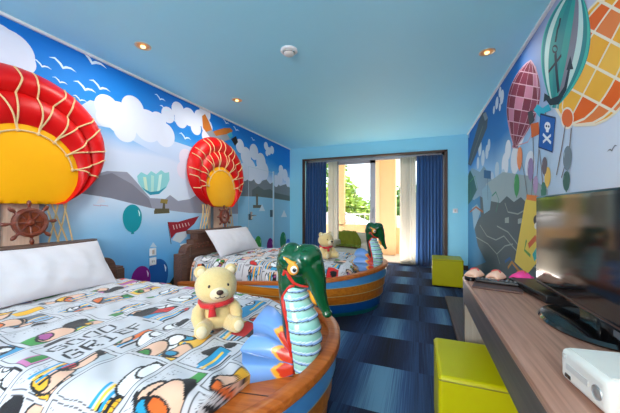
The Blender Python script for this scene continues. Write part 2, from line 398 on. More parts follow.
# big dark map with pale roads
R.poly([(467, 196), (474, 200), (480, 196), (486, 200), (500, 203), (507, 196), (514, 202), (521, 197), (527, 203), (540, 200), (560, 210), (600, 215), (600, 330), (467, 300)], (76, 92, 98))
R.poly([(467, 196), (474, 200), (480, 196), (481, 216), (474, 226), (478, 246), (486, 262), (467, 270)], (60, 120, 160))
R.poly([(467, 180), (470, 170), (474, 178), (477, 190), (472, 200), (468, 205)], (46, 92, 90)); R.line([(471, 200), (470, 182), (475, 176), (478, 190)], .02, (80, 140, 90))
for pts in ([(480, 225), (487, 236), (496, 240), (504, 236), (514, 248), (524, 258)], [(505, 203), (508, 212), (518, 214), (527, 209)], [(476, 237), (488, 244), (497, 254), (500, 264)], [(497, 254), (505, 246), (513, 244)], [(497, 226), (508, 232), (516, 242), (523, 252), (533, 262)], [(520, 243), (528, 262), (540, 270)]):
    R.line(pts, .014, (140, 156, 150))
R.poly([(505, 218), (509, 217), (509, 223), (505, 223)], (150, 164, 160)); R.poly([(518, 219), (522, 218), (522, 223), (518, 224)], (150, 164, 160))
R.poly([(472, 208), (477, 204), (481, 210), (478, 220), (474, 230), (473, 218)], (130, 160, 180)); R.poly([(482, 190), (488, 184), (492, 194), (490, 210), (484, 214)], (126, 164, 184))
R.line([(470, 212), (476, 207), (483, 212)], .03, (150, 90, 60)); R.line([(492, 196), (496, 192), (499, 200), (496, 212)], .02, (60, 130, 110))
R.poly([(484, 170), (491, 171), (491, 179), (484, 178)], (40, 96, 140)); R.line([(487.5, 178), (488, 200)], .014, (50, 80, 96))
R.line([(505, 262), (510, 258), (515, 268)], .03, (44, 96, 150)); R.line([(508, 268), (512, 262), (520, 272)], .03, (186, 130, 60))
# striped patchwork balloons
def maroon(i, j): return [(116, 42, 66), (176, 116, 142), (132, 56, 80)][(i+2*j) % 3] if (i+j) % 2 else (108, 36, 58)
R.hot_air((515, 148), (531, 60), 16, maroon, 7, 6, (196, 160, 176), .008, 1.15)
R.line([(536, 66), (538, 100), (534, 130), (528, 142), (516, 146)], .01, (200, 150, 160))
def orange(i, j):
    k = (i*3+j*2) % 5
    return [(250, 178, 44), (242, 104, 20), (252, 192, 72), (240, 132, 64), (250, 184, 56)][k]
R.hot_air((569, 122), (654, -40), 42, orange, 6, 6, (246, 232, 206), .014, .62)
def teal(i, j): return [(30, 150, 146), (60, 188, 170), (26, 136, 140), (196, 228, 222), (124, 128, 144), (36, 160, 152), (26, 136, 140), (34, 150, 146), (196, 228, 222), (26, 136, 140), (60, 188, 170)][(10-j) % 11]
R.hot_air((555, 108), (577, -14), 24, teal, 8, 11, None, .01, 1.05)
R.line([(561, 18), (560, 24), (558, 30), (557, 36), (556, 42)], .03, (10, 50, 66)); R.line(circ(555.5, 49, 2.4, 3.4, 12)+[(557.9, 49)], .012, (10, 50, 66))
R.line([(556, 53), (557, 70), (559, 92)], .035, (10, 44, 62)); R.line([(549, 72), (556, 63), (562, 55)], .022, (10, 44, 62))
R.line([(546, 97), (551, 102), (559, 100), (566, 88), (570, 68)], [.02, .045, .06, .045, .03], (10, 44, 62)); R.poly([(567, 70), (571, 56), (574, 69)], (10, 44, 62)); R.poly([(544, 102), (545, 93), (551, 97)], (10, 44, 62))
R.poly(circ(568, 118, 6, 10), (236, 110, 50)); R.line(circ(568, 118, 6, 10)+[(574, 118)], .012, (250, 236, 214))
# rigging and plain bundles hung under the balloons, flag with skull and bones
for pts in ([(566, 125), (562, 150), (557, 175)], [(572, 128), (570, 150), (562, 178)], [(533, 115), (534, 160), (532, 198)], [(518, 146), (524, 170), (528, 196)], [(540, 150), (543, 180), (542, 200)], [(548, 105), (540, 140), (536, 196)]):
    R.line(pts, .012, (120, 110, 110))
R.poly([(534, 110), (538, 104), (543, 108), (549, 104), (552, 110), (545, 113), (541, 118)], (40, 168, 196)); R.poly([(531, 124), (539, 122), (540, 134), (532, 138)], (200, 96, 44)); R.poly([(528, 112), (533, 110), (535, 120), (530, 126)], (60, 60, 70))
R.poly([(541, 114), (556, 118), (553, 152), (539, 147)], (24, 96, 176)); R.line([(541, 114), (556, 118), (553, 152), (539, 147), (541, 114)], .012, (20, 50, 90))
R.poly(circ(548, 126, 3, 4.2), (232, 236, 240)); R.poly([(546.5, 129), (549.5, 129.5), (549, 132.5), (546.5, 132)], (232, 236, 240)); R.poly(circ(547, 126, .8, 1.2, 10), (20, 50, 90)); R.poly(circ(549.3, 126.4, .8, 1.2, 10), (20, 50, 90))
R.line([(543.5, 134), (551.5, 143)], .02, (226, 232, 238)); R.line([(551.5, 135), (543.5, 142)], .02, (226, 232, 238))
R.party(520, 157, 10, (232, 142, 96), (246, 200, 170)); R.party(517, 184, 10, (60, 150, 90), (160, 210, 170)); R.party(531, 168, 10, (150, 130, 170), (210, 200, 226)); R.party(536, 184, 8, (176, 150, 186), (220, 210, 230))
R.party(548, 176, 9, (232, 190, 96), (250, 228, 180)); R.party(544, 190, 8, (70, 130, 110), (160, 200, 180)); R.party(567, 180, 9, (70, 110, 100), (150, 190, 180)); R.party(568, 157, 11, (120, 136, 146), (190, 206, 212)); R.party(545, 165, 8, (110, 100, 108), (180, 170, 180))
# yellow basket with orange rim and teal band
R.poly([(515, 262), (526, 200), (528, 196), (552, 203), (549, 222), (538, 262), (528, 274)], (232, 202, 84))
R.line([(527, 197), (540, 199), (553, 204)], .045, (226, 130, 60)); R.line([(552, 206), (548, 228), (541, 246), (534, 258)], .07, (40, 166, 160)); R.line([(556, 208), (552, 232), (545, 254), (538, 272)], .05, (216, 120, 50))
R.poly(circ(537, 220, 3, 5), (60, 56, 60)); R.poly(circ(537, 226, 2.2, 3.4), (236, 232, 220)); R.line([(529, 246), (536, 238), (541, 246)], .05, (206, 92, 50)); R.line([(527, 240), (525, 250), (531, 256)], .03, (96, 150, 70))
R.bird(613, 150, 6, (120, 126, 134))
R.mb.build('mural_print', R.mats, wall_right, smooth=False)

# ------------------------------------------------------------------ window and balcony
M_alu = mat('grey_aluminium', (140, 142, 148), .4, .6, var=.03)
M_cream = mat('cream_jamb', (238, 222, 196), .5, var=.02)
def glass():
    m, n, l, p = newmat('window_glass'); n.remove(p)
    a = n.new('ShaderNodeBsdfTransparent'); a.inputs[0].default_value = (.95, .97, .97, 1); g = n.new('ShaderNodeBsdfGlossy'); g.inputs['Roughness'].default_value = .01
    fr = n.new('ShaderNodeFresnel'); fr.inputs[0].default_value = 1.35; mx = n.new('ShaderNodeMixShader')
    l.new(fr.outputs[0], mx.inputs[0]); l.new(a.outputs[0], mx.inputs[1]); l.new(g.outputs[0], mx.inputs[2]); l.new(mx.outputs[0], n['Material Output'].inputs[0]); return m
M_glass = glass()
w1 = struct(MB().box((OX0, 6.36, 2.25), (OX1, 6.46, OZ)).box((OX0, 6.36, -.005), (OX1, 6.46, .02)).box((OX0, 6.36, 0), (OX0+.06, 6.46, OZ)).box((OX1-.06, 6.36, 0), (OX1, 6.46, OZ)).box((-.29, 6.37, 0), (-.22, 6.46, 2.26)).build('window_1', M_alu, smooth=False))
for x0, x1, y in ((-1.80, -.9, 6.385), (-.235, .44, 6.425)):
    MB().box((x0, y, .02), (x0+.06, y+.035, 2.25)).box((x1-.115, y, .02), (x1, y+.035, 2.25)).box((x0, y, .02), (x1, y+.035, .11)).box((x0, y, 2.19), (x1, y+.035, 2.25)).build('sash', M_alu, w1, smooth=False)
    MB().box((x0+.06, y+.014, .11), (x1-.115, y+.02, 2.19)).build('pane', M_glass, w1, smooth=False)
MB().tube([(-.945, 6.385, 1.18), (-.945, 6.34, 1.16), (-.945, 6.34, .98), (-.945, 6.385, .96)], .011).build('door_pull', M_alu, w1)

M_peach = mat('peach_render', (244, 198, 148), .8, var=.04, scale=4, bump=.2)
M_tile = mat('cream_balcony_tile', (236, 222, 206), .7, var=.05, scale=6)
struct(MB().box((-4.2, 6.42, -.12), (1.6, 7.95, -.005)).build('balcony_floor', M_tile, smooth=False))
struct(MB().box((-4.2, 7.8, 0), (-.95, 7.95, .72)).box((-.56, 7.8, 0), (1.6, 7.95, .66)).box((-.56, 7.78, .66), (1.6, 7.97, .69)).box((-4.2, 7.78, .72), (-.95, 7.97, .75)).build('balcony_parapet', M_peach, smooth=False))
struct(MB().box((-.95, 7.5, 0), (-.56, 7.95, 3.2)).box((-2.2, 7.78, 0), (-1.96, 7.95, 3.2)).build('balcony_column', M_peach, smooth=False))
struct(MB().box((-1.11, 7.78, 0), (-.95, 7.95, 3.2)).build('balcony_jamb', M_cream, smooth=False))
def railing(x0, x1, z0, label):
    t = thing('balcony_railing', label, 'railing', ((x0+x1)/2, 7.875, z0)); h = (x1-x0)/2
    MB().box((-h, -.025, .26), (h, .025, .31)).build('top_rail', M_white, t, smooth=False)
    MB().box((-h, -.02, .08), (h, .02, .11)).build('bottom_rail', M_white, t, smooth=False)
    n = int((x1-x0)/.13)
    for i in range(n+1):
        x = -h+.015+(2*h-.03)*i/n
        MB().box((x-.012, -.012, 0), (x+.012, .012, .27)).build('baluster', M_white, t, smooth=False)
struct(MB().box((-4.2, 6.5, 2.72), (1.6, 7.75, 2.9)).build('added_sun_block', M_peach, smooth=False))  # unseen slab added overhead to keep direct sun off the room floor
railing(-1.96, -1.11, .75, 'white balcony railing seen through the left sliding pane')
railing(-.56, .2, .69, 'white balcony railing seen in the narrow right opening beside the sheer')
# hillside, trees and houses beyond the balcony
struct(MB().box((-60, 8.2, -6.2), (40, 140, -6)).build('ground', mat('lawn', (96, 130, 60), .95, var=.3, scale=.8), smooth=False))
hill = []
for i in range(41):
    row = []
    for j in range(13):
        x = -75+i*3.0; y = 60+j*5
        h = 24*math.exp(-((x+34)/20)**2)+10*math.exp(-((x+4)/16)**2)
        row.append((x, y, -6.3+h*math.sin(PI*j/12)+.8*math.sin(i*1.7+j)*math.sin(PI*j/12)))
    hill.append(row)
struct(MB().grid(hill).build('hill', mat('wooded_hill', (150, 166, 160), .95, var=.25, scale=.3)))
M_bark = wood('bark', (70, 54, 40), (110, 90, 70), 'Z', rough=.9)
def tree(x, y, z0, h, r, col, label, n=900):
    t = thing('tree', label, 'tree', (x, y, z0), group=None)
    b = MB().tube([(0, 0, 0), (.1, 0, h*.3), (0, .1, h*.75)], [.22, .17, .06], 8)
    for k in range(6):
        a = k*1.1; b.tube([(0, 0, h*(.35+.05*k)), (r*.35*math.cos(a), r*.35*math.sin(a), h*(.5+.06*k)), (r*.6*math.cos(a), r*.6*math.sin(a), h*(.58+.06*k))], [.08, .05, .02], 6)
    b.build('trunk', M_bark, t)
    rnd = random.Random(int(x*100)+int(y)); lv = MB()
    lobes = [(rnd.uniform(-.6, .6)*r, rnd.uniform(-.6, .6)*r, h*rnd.uniform(.5, .9), r*rnd.uniform(.35, .6)) for _ in range(9)]
    for _ in range(n):
        cx, cy, cz, rr = rnd.choice(lobes); d = Vector((rnd.gauss(0, 1), rnd.gauss(0, 1), rnd.gauss(0, 1))).normalized()*rr*rnd.uniform(.6, 1.05)
        p = Vector((cx, cy, cz))+d; q = Matrix.Rotation(rnd.uniform(0, 6), 3, 'Z') @ Matrix.Rotation(rnd.uniform(0, 3), 3, 'X')
        s = rnd.uniform(.14, .26)*(r/2)**.5
        lv.add([p+q @ Vector(v) for v in ((-s, 0, 0), (0, -s*.5, 0), (s, 0, .02), (0, s*.5, 0))], [(0, 1, 2, 3)])
    lv.build('foliage', mat('leaf_%d_%d_%d' % col, col, .7, var=.45, scale=1.6), t, smooth=False)
tree(-4.3, 17, -6, 9.4, 2.3, (150, 172, 60), 'yellow green leafy tree filling the left pane beyond the railing', 3200)
tree(-7.2, 23, -6, 12.4, 2.0, (110, 146, 62), 'taller green tree at the left edge of the left pane', 2600)
tree(-1.3, 19, -6, 9.3, 1.7, (96, 136, 66), 'green tree seen in the narrow right opening beyond the balcony', 2200)
tree(-3.2, 26, -6, 8.6, 2.5, (130, 160, 84), 'pale green tree farther off behind the yellow green one', 2400)
def house(x, y, w, d, h, label):
    t = thing('house', label, 'house', (x, y, -6))
    MB().box((-w/2, -d/2, 0), (w/2, d/2, h)).build('wall', mat('house_white', (226, 224, 220), .8), t, smooth=False)
    MB().prism([(-w/2-.3, h), (w/2+.3, h), (0, h+w*.22)], lambda p, q: (p[0], q, p[1]), -d/2-.3, d/2+.3).build('roof', mat('house_roof', (186, 178, 176), .8), t, smooth=False)
    for k in (-1, 0, 1): MB().box((k*w*.3-.35, -d/2-.03, h-1.7), (k*w*.3+.35, -d/2+.02, h-.6)).build('window', mat('house_pane', (70, 84, 90), .2), t, smooth=False)
house(-3.7, 13.2, 2.6, 2.2, 6.5, 'white house with grey roof low behind the left railing')
house(-.4, 15, 2.2, 2.4, 6.5, 'white house seen through the narrow right opening')

# ------------------------------------------------------------------ curtains
M_curt = mat('blue_curtain_cloth', (36, 80, 134), .85, var=.12, scale=40, bump=.15, sheen=.3)
m, n, l, p = newmat('sheer_cloth'); p.inputs['Base Color'].default_value = c3(240, 238, 230); p.inputs['Roughness'].default_value = .9
tr = n.new('ShaderNodeBsdfTranslucent'); tr.inputs[0].default_value = c3(250, 246, 236); ts = n.new('ShaderNodeBsdfTransparent'); m1 = n.new('ShaderNodeMixShader'); m2 = n.new('ShaderNodeMixShader')
wv = n.new('ShaderNodeTexWave'); wv.inputs['Scale'].default_value = 60; tcs = n.new('ShaderNodeTexCoord'); l.new(tcs.outputs['Object'], wv.inputs['Vector'])
mr = n.new('ShaderNodeMapRange'); mr.inputs[3].default_value = .08; mr.inputs[4].default_value = .22; l.new(wv.outputs['Fac'], mr.inputs[0])
m1.inputs[0].default_value = .45; l.new(p.outputs[0], m1.inputs[1]); l.new(tr.outputs[0], m1.inputs[2]); l.new(mr.outputs[0], m2.inputs[0]); l.new(m1.outputs[0], m2.inputs[1]); l.new(ts.outputs[0], m2.inputs[2]); l.new(m2.outputs[0], n['Material Output'].inputs[0])
M_sheer = m
def curtain(name, x0, x1, y, folds, amp, m, label, cat, seed):
    rnd = random.Random(seed); ph = [rnd.uniform(-.5, .5) for _ in range(folds+2)]
    rows = []; N = folds*10
    for i in range(N+1):
        f = i/N; row = []
        for j in range(13):
            z = .015+(OZ-.075)*j/12; k = f*folds; a = ph[int(k)]*(1-(k % 1))+ph[int(k)+1]*(k % 1)
            sq = 1+.06*(1-j/12)*math.sin(seed+3*f)
            x = (x0+x1)/2+((x0-x1)/2+(x1-x0)*f)*sq*(1-.04*(j/12)) + .012*math.sin(2*PI*k*2+a)
            row.append((x, y+amp*math.sin(2*PI*k+a*2.2)*(1-.35*(j/12)), z))
        rows.append(row)
    o = MB().grid(rows).build(name, m)
    sm = o.modifiers.new('thickness', 'SOLIDIFY'); sm.thickness = .003
    return tag(o, label, cat)
curtain('blue_curtain', OX0+.035, -1.97, 6.26, 8, .03, M_curt, 'dark blue curtain at the left side of the window', 'curtain', 1)
curtain('blue_curtain', -.06, OX1-.035, 6.24, 8, .03, M_curt, 'dark blue curtain at the right side of the window', 'curtain', 2)
curtain('sheer_curtain', -1.96, -1.74, 6.31, 6, .02, M_sheer, 'white sheer curtain bunched beside the left blue curtain', 'curtain', 3)
curtain('sheer_curtain', -.38, -.06, 6.31, 8, .02, M_sheer, 'white sheer curtain bunched beside the right blue curtain', 'curtain', 4)

# ------------------------------------------------------------------ ceiling fittings
def downlight(x, y, label):
    t = thing('downlight', label, 'ceiling light', (x, y, ZC), group='recessed ceiling downlights')
    MB().lathe([(.05, -.001), (.062, -.006), (.066, -.004), (.066, 0)], n=28).build('bezel', mat('warm_brass_ring', (212, 190, 160), .35, .4), t)
    MB().lathe([(.0, -.0005), (.05, -.001)], n=24).build('reflector', mat('warm_reflector', (226, 160, 86), .4), t)
    MB().ball((0, 0, -.008), (.022, .022, .012), 12).build('bulb', mat('lit_bulb', (255, 214, 150), .4, emit=1.6), t)
downlight(*LAMPS[0], 'recessed downlight above the nearer red balloon, the closest on the left')
downlight(*LAMPS[1], 'recessed downlight above the farther red balloon')
downlight(*LAMPS[2], 'recessed downlight beside the right wall mural')
sd = thing('smoke_detector', 'round white smoke detector in the middle of the blue ceiling', 'smoke detector', (-1.1, 2.344, ZC))
MB().lathe([(.055, 0), (.075, 0), (.078, -.012), (.07, -.02), (.055, -.022)], n=32).build('base', M_white, sd)
MB().lathe([(.05, -.02), (.05, -.03), (.046, -.042), (.03, -.052), (0, -.054)], n=32).build('dome', mat('off_white_plastic', (214, 214, 210), .4), sd)
MB().lathe([(.0505, -.027), (.0515, -.03), (.0505, -.033)], n=32).build('vent_ring', mat('dark_slot', (60, 66, 70), .6), sd)

# ------------------------------------------------------------------ boat beds
LB = 2.50
def zr(X): return .245+.1*X+.012*max(0, (X-1.6)/.86)**2
def hull_pt(tau, s, side=0, off=0):
    """tau 0..1 from headboard to bow, s 0..1 bottom to rim"""
    Lx = 2.39+.11*s; Xs = .9+.6*s; p = 2+.6*s; W = .775+.045*s
    if tau < .4: X = .14+(Xs-.14)*tau/.4; Y = W
    else:
        a = (tau-.4)/.6*PI/2; X = Xs+(Lx-Xs)*math.sin(a)**(2/p); Y = W*math.cos(a)
    return X+off*max(0, (tau-.4)/.6), Y+off*(1-max(0, (tau-.4)/.6)**2)
TAUS = [.4*i/10 for i in range(10)]+[.4+.6*(i/34) for i in range(35)]
def rim_half(X):
    if X <= 1.5: return .82
    if X >= LB: return 0
    return .82*math.sqrt(max(0, 1-((X-1.5)/(LB-1.5))**2.6))
def ring(zf, off=0):
    """closed polyline around hull at z given by zf(X); from near head round the bow to far head"""
    out = []
    for sgn in (-1, 1):
        seq = []
        for tau in TAUS:
            X0, _ = hull_pt(tau, .8); z = zf(X0); s = min(1, max(0, z/zr(X0)))**.65
            X, Y = hull_pt(tau, s, off=off); seq.append((X, sgn*Y, z))
        out += seq if sgn < 0 else seq[::-1][1:]
    return out
def bz(z0):
    def f(X):
        k = 1+.16*max(0, (X-1.1)/1.36)**2
        return min(z0*k, zr(X)-.004)
    return f
M_or = wood('orange_plank', (206, 112, 22), (234, 142, 40), 'X', scale=3, rough=.35, coat=.05, spec=.25)
M_or2 = wood('orange_plank_deep', (196, 102, 18), (224, 128, 34), 'X', scale=3, rough=.35, coat=.05, spec=.25)
M_lb = mat('light_blue_gloss', (84, 162, 226), .3, var=.12, scale=14, coat=.05, spec=.3)
M_db = mat('deep_blue_gloss', (14, 92, 168), .3, var=.15, scale=10, coat=.1)
M_tl = mat('teal_gloss', (18, 134, 122), .3, var=.12, coat=.1)
M_pin = mat('cream_pinstripe', (222, 200, 140), .4)
M_rim = wood('varnished_rim', (160, 78, 26), (196, 108, 44), 'X', scale=3, rough=.35, coat=.05, spec=.25)
M_hb = wood('headboard_wood', (86, 58, 48), (116, 82, 68), 'Y', rough=.5)
M_hb2 = wood('headboard_wood_dark', (76, 54, 46), (106, 78, 66), 'Y', rough=.5)
M_carve = mat('carved_red_wood', (112, 60, 44), .5)
M_green = mat('dragon_green', (4, 76, 38), .12, var=.15, scale=12, coat=.5)
M_dgreen = mat('dragon_dark_green', (16, 44, 34), .2, var=.2, coat=.6)
M_red = mat('dragon_red', (206, 44, 30), .25, var=.1, coat=.5)
M_yel = mat('dragon_yellow', (236, 158, 36), .25, var=.1, coat=.5)
M_black = mat('gloss_black', (14, 14, 16), .12, coat=.3)
M_eyew = mat('eye_white', (240, 236, 226), .2, coat=.5)
M_scale = attrmat('belly_scales', .22, coat=.5)
M_fin = attrmat('fin_paint', .35, coat=.3)

def colour_attr(o, cols):
    a = o.data.color_attributes.new('print', 'FLOAT_COLOR', 'POINT')
    a.data.foreach_set('color', np.asarray(cols, dtype=np.float32).ravel())
def remeshed(mb, name, voxel, mats, parent, iters=6, fac=.6):
    o = mb.build(name, mats[0], None)
    r = o.modifiers.new('r', 'REMESH'); r.mode = 'VOXEL'; r.voxel_size = voxel; r.use_smooth_shade = True
    s = o.modifiers.new('s', 'SMOOTH'); s.iterations = iters; s.factor = fac
    dg = bpy.context.evaluated_depsgraph_get(); me = bpy.data.meshes.new_from_object(o.evaluated_get(dg))
    o.modifiers.clear(); old = o.data; o.data = me; bpy.data.meshes.remove(old); me.name = name
    me.materials.clear()
    for m in mats: me.materials.append(m)
    me.polygons.foreach_set('use_smooth', [True]*len(me.polygons))
    if parent: o.parent = parent
    return o
# spine: x, z, in-plane radius, lateral radius
NECK = [(.012, .39, .060, .06), (.012, .46, .060, .062), (.012, .52, .068, .07), (.008, .58, .080, .076), (-.002, .645, .082, .075), (-.020, .71, .070, .067), (-.038, .77, .060, .06), (-.046, .82, .058, .06), (-.042, .87, .064, .064)]
SNOUT = [(-.03, .90, .082, .075), (.015, .925, .078, .075), (.055, .895, .062, .062), (.076, .84, .044, .046), (.088, .79, .032, .036), (.106, .742, .024, .028), (.128, .702, .014, .018)]
def sweep(mb, S, n=24):
    rows = []
    for i, (x, z, a, b) in enumerate(S):
        p, q = S[max(i-1, 0)], S[min(i+1, len(S)-1)]
        t = Vector((q[0]-p[0], 0, q[1]-p[1])).normalized(); nn = Vector((t.z, 0, -t.x))
        rows.append([Vector((x, 0, z))+nn*a*math.cos(k*2*PI/n)+Vector((0, 1, 0))*b*math.sin(k*2*PI/n) for k in range(n)])
    o = len(mb.v); mb.grid(rows, cv=True)
    mb.f.append([o+k for k in range(n)]); mb.m.append(0); e = o+(len(S)-1)*n; mb.f.append([e+k for k in range(n)]); mb.m.append(0)
def necks(t):
    """interpolated neck section at t 0..1"""
    k = t*(len(NECK)-1); i = min(int(k), len(NECK)-2); f = k-i
    f2 = f
    return [NECK[i][j]*(1-f2)+NECK[i+1][j]*f2 for j in range(4)]
def neck_pt(t, ang, off=0):
    x, z, a, b = necks(t); x2, z2, _, _ = necks(min(1, t+.02)); x1, z1, _, _ = necks(max(0, t-.02))
    tt = Vector((x2-x1, 0, z2-z1)).normalized(); nn = Vector((tt.z, 0, -tt.x))
    return Vector((x, 0, z))+nn*(a+off)*math.cos(ang)+Vector((0, 1, 0))*(b+off)*math.sin(ang)
def make_dragon(bed):
    mb = MB(); sweep(mb, NECK); sweep(mb, SNOUT)
    for x, y, z, r in ((-.045, 0, .945, .06), (.045, 0, .945, .056), (-.05, -.035, .935, .045), (-.05, .035, .935, .045), (.045, -.035, .94, .04), (.045, .035, .94, .04), (-.055, 0, .90, .06), (.0, -.045, .905, .045), (.0, .045, .905, .045), (-.02, 0, .86, .07)):
        mb.ball((x, y, z), r, 20)
    mb.ball((.125, 0, .705), (.022, .028, .018), 14)
    d = remeshed(mb, 'dragon_figurehead', .006, [M_green, M_dgreen], bed, 5, .5)
    me = d.data; mi = []
    for f in me.polygons:
        c = f.center; mi.append(1 if (c.z < .80 and c.x < .03+.02*math.sin(30*c.z)) else 0)
    me.polygons.foreach_set('material_index', mi)
    d.location = (2.372, -.03, 0); d['label'] = 'green dragon figurehead'
    bv = BVHTree.FromPolygons([v.co.copy() for v in me.vertices], [list(f.vertices) for f in me.polygons])
    def hit(x, z, sgn=-1, off=.002):
        r = bv.ray_cast(Vector((x, sgn*.5, z)), Vector((0, -sgn, 0)))
        return (r[0]+Vector((0, sgn*off, 0))) if r[0] else Vector((x, sgn*.06, z))
    # belly: overlapping scales
    rows = []; cols = []; N = 132; K = 41; A = 1.78; NS = 11
    for i in range(N+1):
        row = []
        for j in range(K):
            b = (2*j/(K-1)-1); t0 = i/N
            ph = t0*NS - .5*b*b+3; fr = ph % 1.0
            taper = 1 if t0 < .8 else 1-.75*((t0-.8)/.2)**1.3
            row.append(neck_pt(.02+.93*t0, A*taper*b, .003+.011*(1-fr)**1.5*(1-b*b*.6)))
            base = np.array(c3(104, 186, 172)[:3])*(1-fr)+np.array(c3(176, 226, 214)[:3])*fr
            if fr < .09: base = np.array(c3(16, 44, 70)[:3])
            elif fr < .26: base = np.array(c3(140, 178, 226)[:3])
            elif fr < .34: base = np.array(c3(222, 236, 244)[:3])
            cols.append(tuple(base)+(1,))
        rows.append(row)
    b = MB(); b.grid(rows)
    me2 = bpy.data.meshes.new('belly'); me2.from_pydata([tuple(v) for v in b.v], [], b.f); bo = bpy.data.objects.new('belly', me2); COL.objects.link(bo); bo.parent = d
    me2.materials.append(M_scale); me2.polygons.foreach_set('use_smooth', [True]*len(me2.polygons)); colour_attr(bo, cols)
    bo['label'] = 'pale teal scaled belly with blue edges'
    fr = MB()
    for sgn in (-1, 1):
        P = []; RR = []
        for i in range(40):
            t0 = i/39; taper = 1 if t0 < .8 else 1-.75*((t0-.8)/.2)**1.3
            P.append(neck_pt(.02+.93*t0, sgn*(A*taper+.10), .003)); RR.append(.0085+.003*math.sin(t0*20))
        fr.tube(P, RR, 8)
    fr.build('belly_edging', M_red, d)
    for sgn in (-1, 1):
        e = MB().ball(hit(.004, .905, sgn), (.026, .012, .026), 18).build('eye', M_yel, d)
        MB().ball(hit(.008, .904, sgn)+Vector((.004, sgn*.008, 0)), (.016, .009, .016), 16).build('eyeball', M_eyew, e)
        MB().ball(hit(.008, .904, sgn)+Vector((.008, sgn*.0135, 0)), (.009, .006, .009), 14).build('pupil', M_black, e)
        P = [hit(x, z, sgn) for x, z in ((.012, .922), (-.008, .927), (-.028, .938), (-.045, .950))]
        MB().tube(P, [.013, .011, .008, .002], 8).build('brow', M_yel, d)
        P = [hit(x, z, sgn, .0) for x, z in ((-.055, .868), (-.048, .885), (-.032, .885), (-.02, .862), (-.004, .84), (.02, .825), (.045, .818))]
        MB().tube(P, [.006, .009, .009, .008, .007, .006, .004], 8).build('lip', M_red, d)
    MB().ball((.066, 0, .775), (.02, .026, .04), 16, rot=Matrix.Rotation(-.35, 3, 'Y')).build('tongue', M_yel, d)
    # wing fin on the near side
    RO = [(-.225, .10, .665), (-.25, .02, .60), (-.215, -.05, .575), (-.245, -.10, .53), (-.20, -.155, .50), (-.235, -.205, .455)]
    rows = []; cols = []; NU = 40; NV = 50
    for i in range(NU+1):
        u = i/NU; row = []
        for j in range(NV+1):
            v = j/NV; k = v*(len(RO)-1); q = min(int(k), len(RO)-2); f = k-q; f = f*f*(3-2*f)
            o = Vector(RO[q])*(1-f)+Vector(RO[q+1])*f
            a = Vector((-.01, -.062, .575))*(1-v)+Vector((.0, -.075, .46))*v
            p = a*(1-u)+o*u; p.z += .05*math.sin(PI*u)*(1-v)-.02*math.sin(PI*u)*v
            rib = abs(math.sin(PI*(v*3+.0)))
            p += Vector((-.1, -.6, .5))*(.028*(rib-.5)*min(1, u*3)*(1-.3*u))
            row.append(p)
            blue = np.array(c3(112, 158, 222)[:3]); fl = .17+.22*rib+.02*math.sin(v*40)
            w = .3+.7*rib
            if u < fl*.75 and rib > .25: cc = np.array(c3(206, 56, 30)[:3])
            elif u < fl and rib > .35: cc = np.array(c3(236, 170, 50)[:3])
            else: cc = blue*(.55+.45*rib)+np.array(c3(60, 100, 180)[:3])*.0
            cols.append(tuple(cc)+(1,))
        rows.append(row)
    b = MB(); b.grid(rows); me3 = bpy.data.meshes.new('fin'); me3.from_pydata([tuple(v) for v in b.v], [], b.f); fo = bpy.data.objects.new('fin', me3); COL.objects.link(fo); fo.parent = d
    me3.materials.append(M_fin); me3.polygons.foreach_set('use_smooth', [True]*len(me3.polygons)); colour_attr(fo, cols)
    sm = fo.modifiers.new('thick', 'SOLIDIFY'); sm.thickness = .016; sm.offset = 0
    sb = fo.modifiers.new('s', 'SUBSURF'); sb.levels = 1; sb.render_levels = 1
    fo['label'] = 'blue fin with red and yellow flames'
    return d

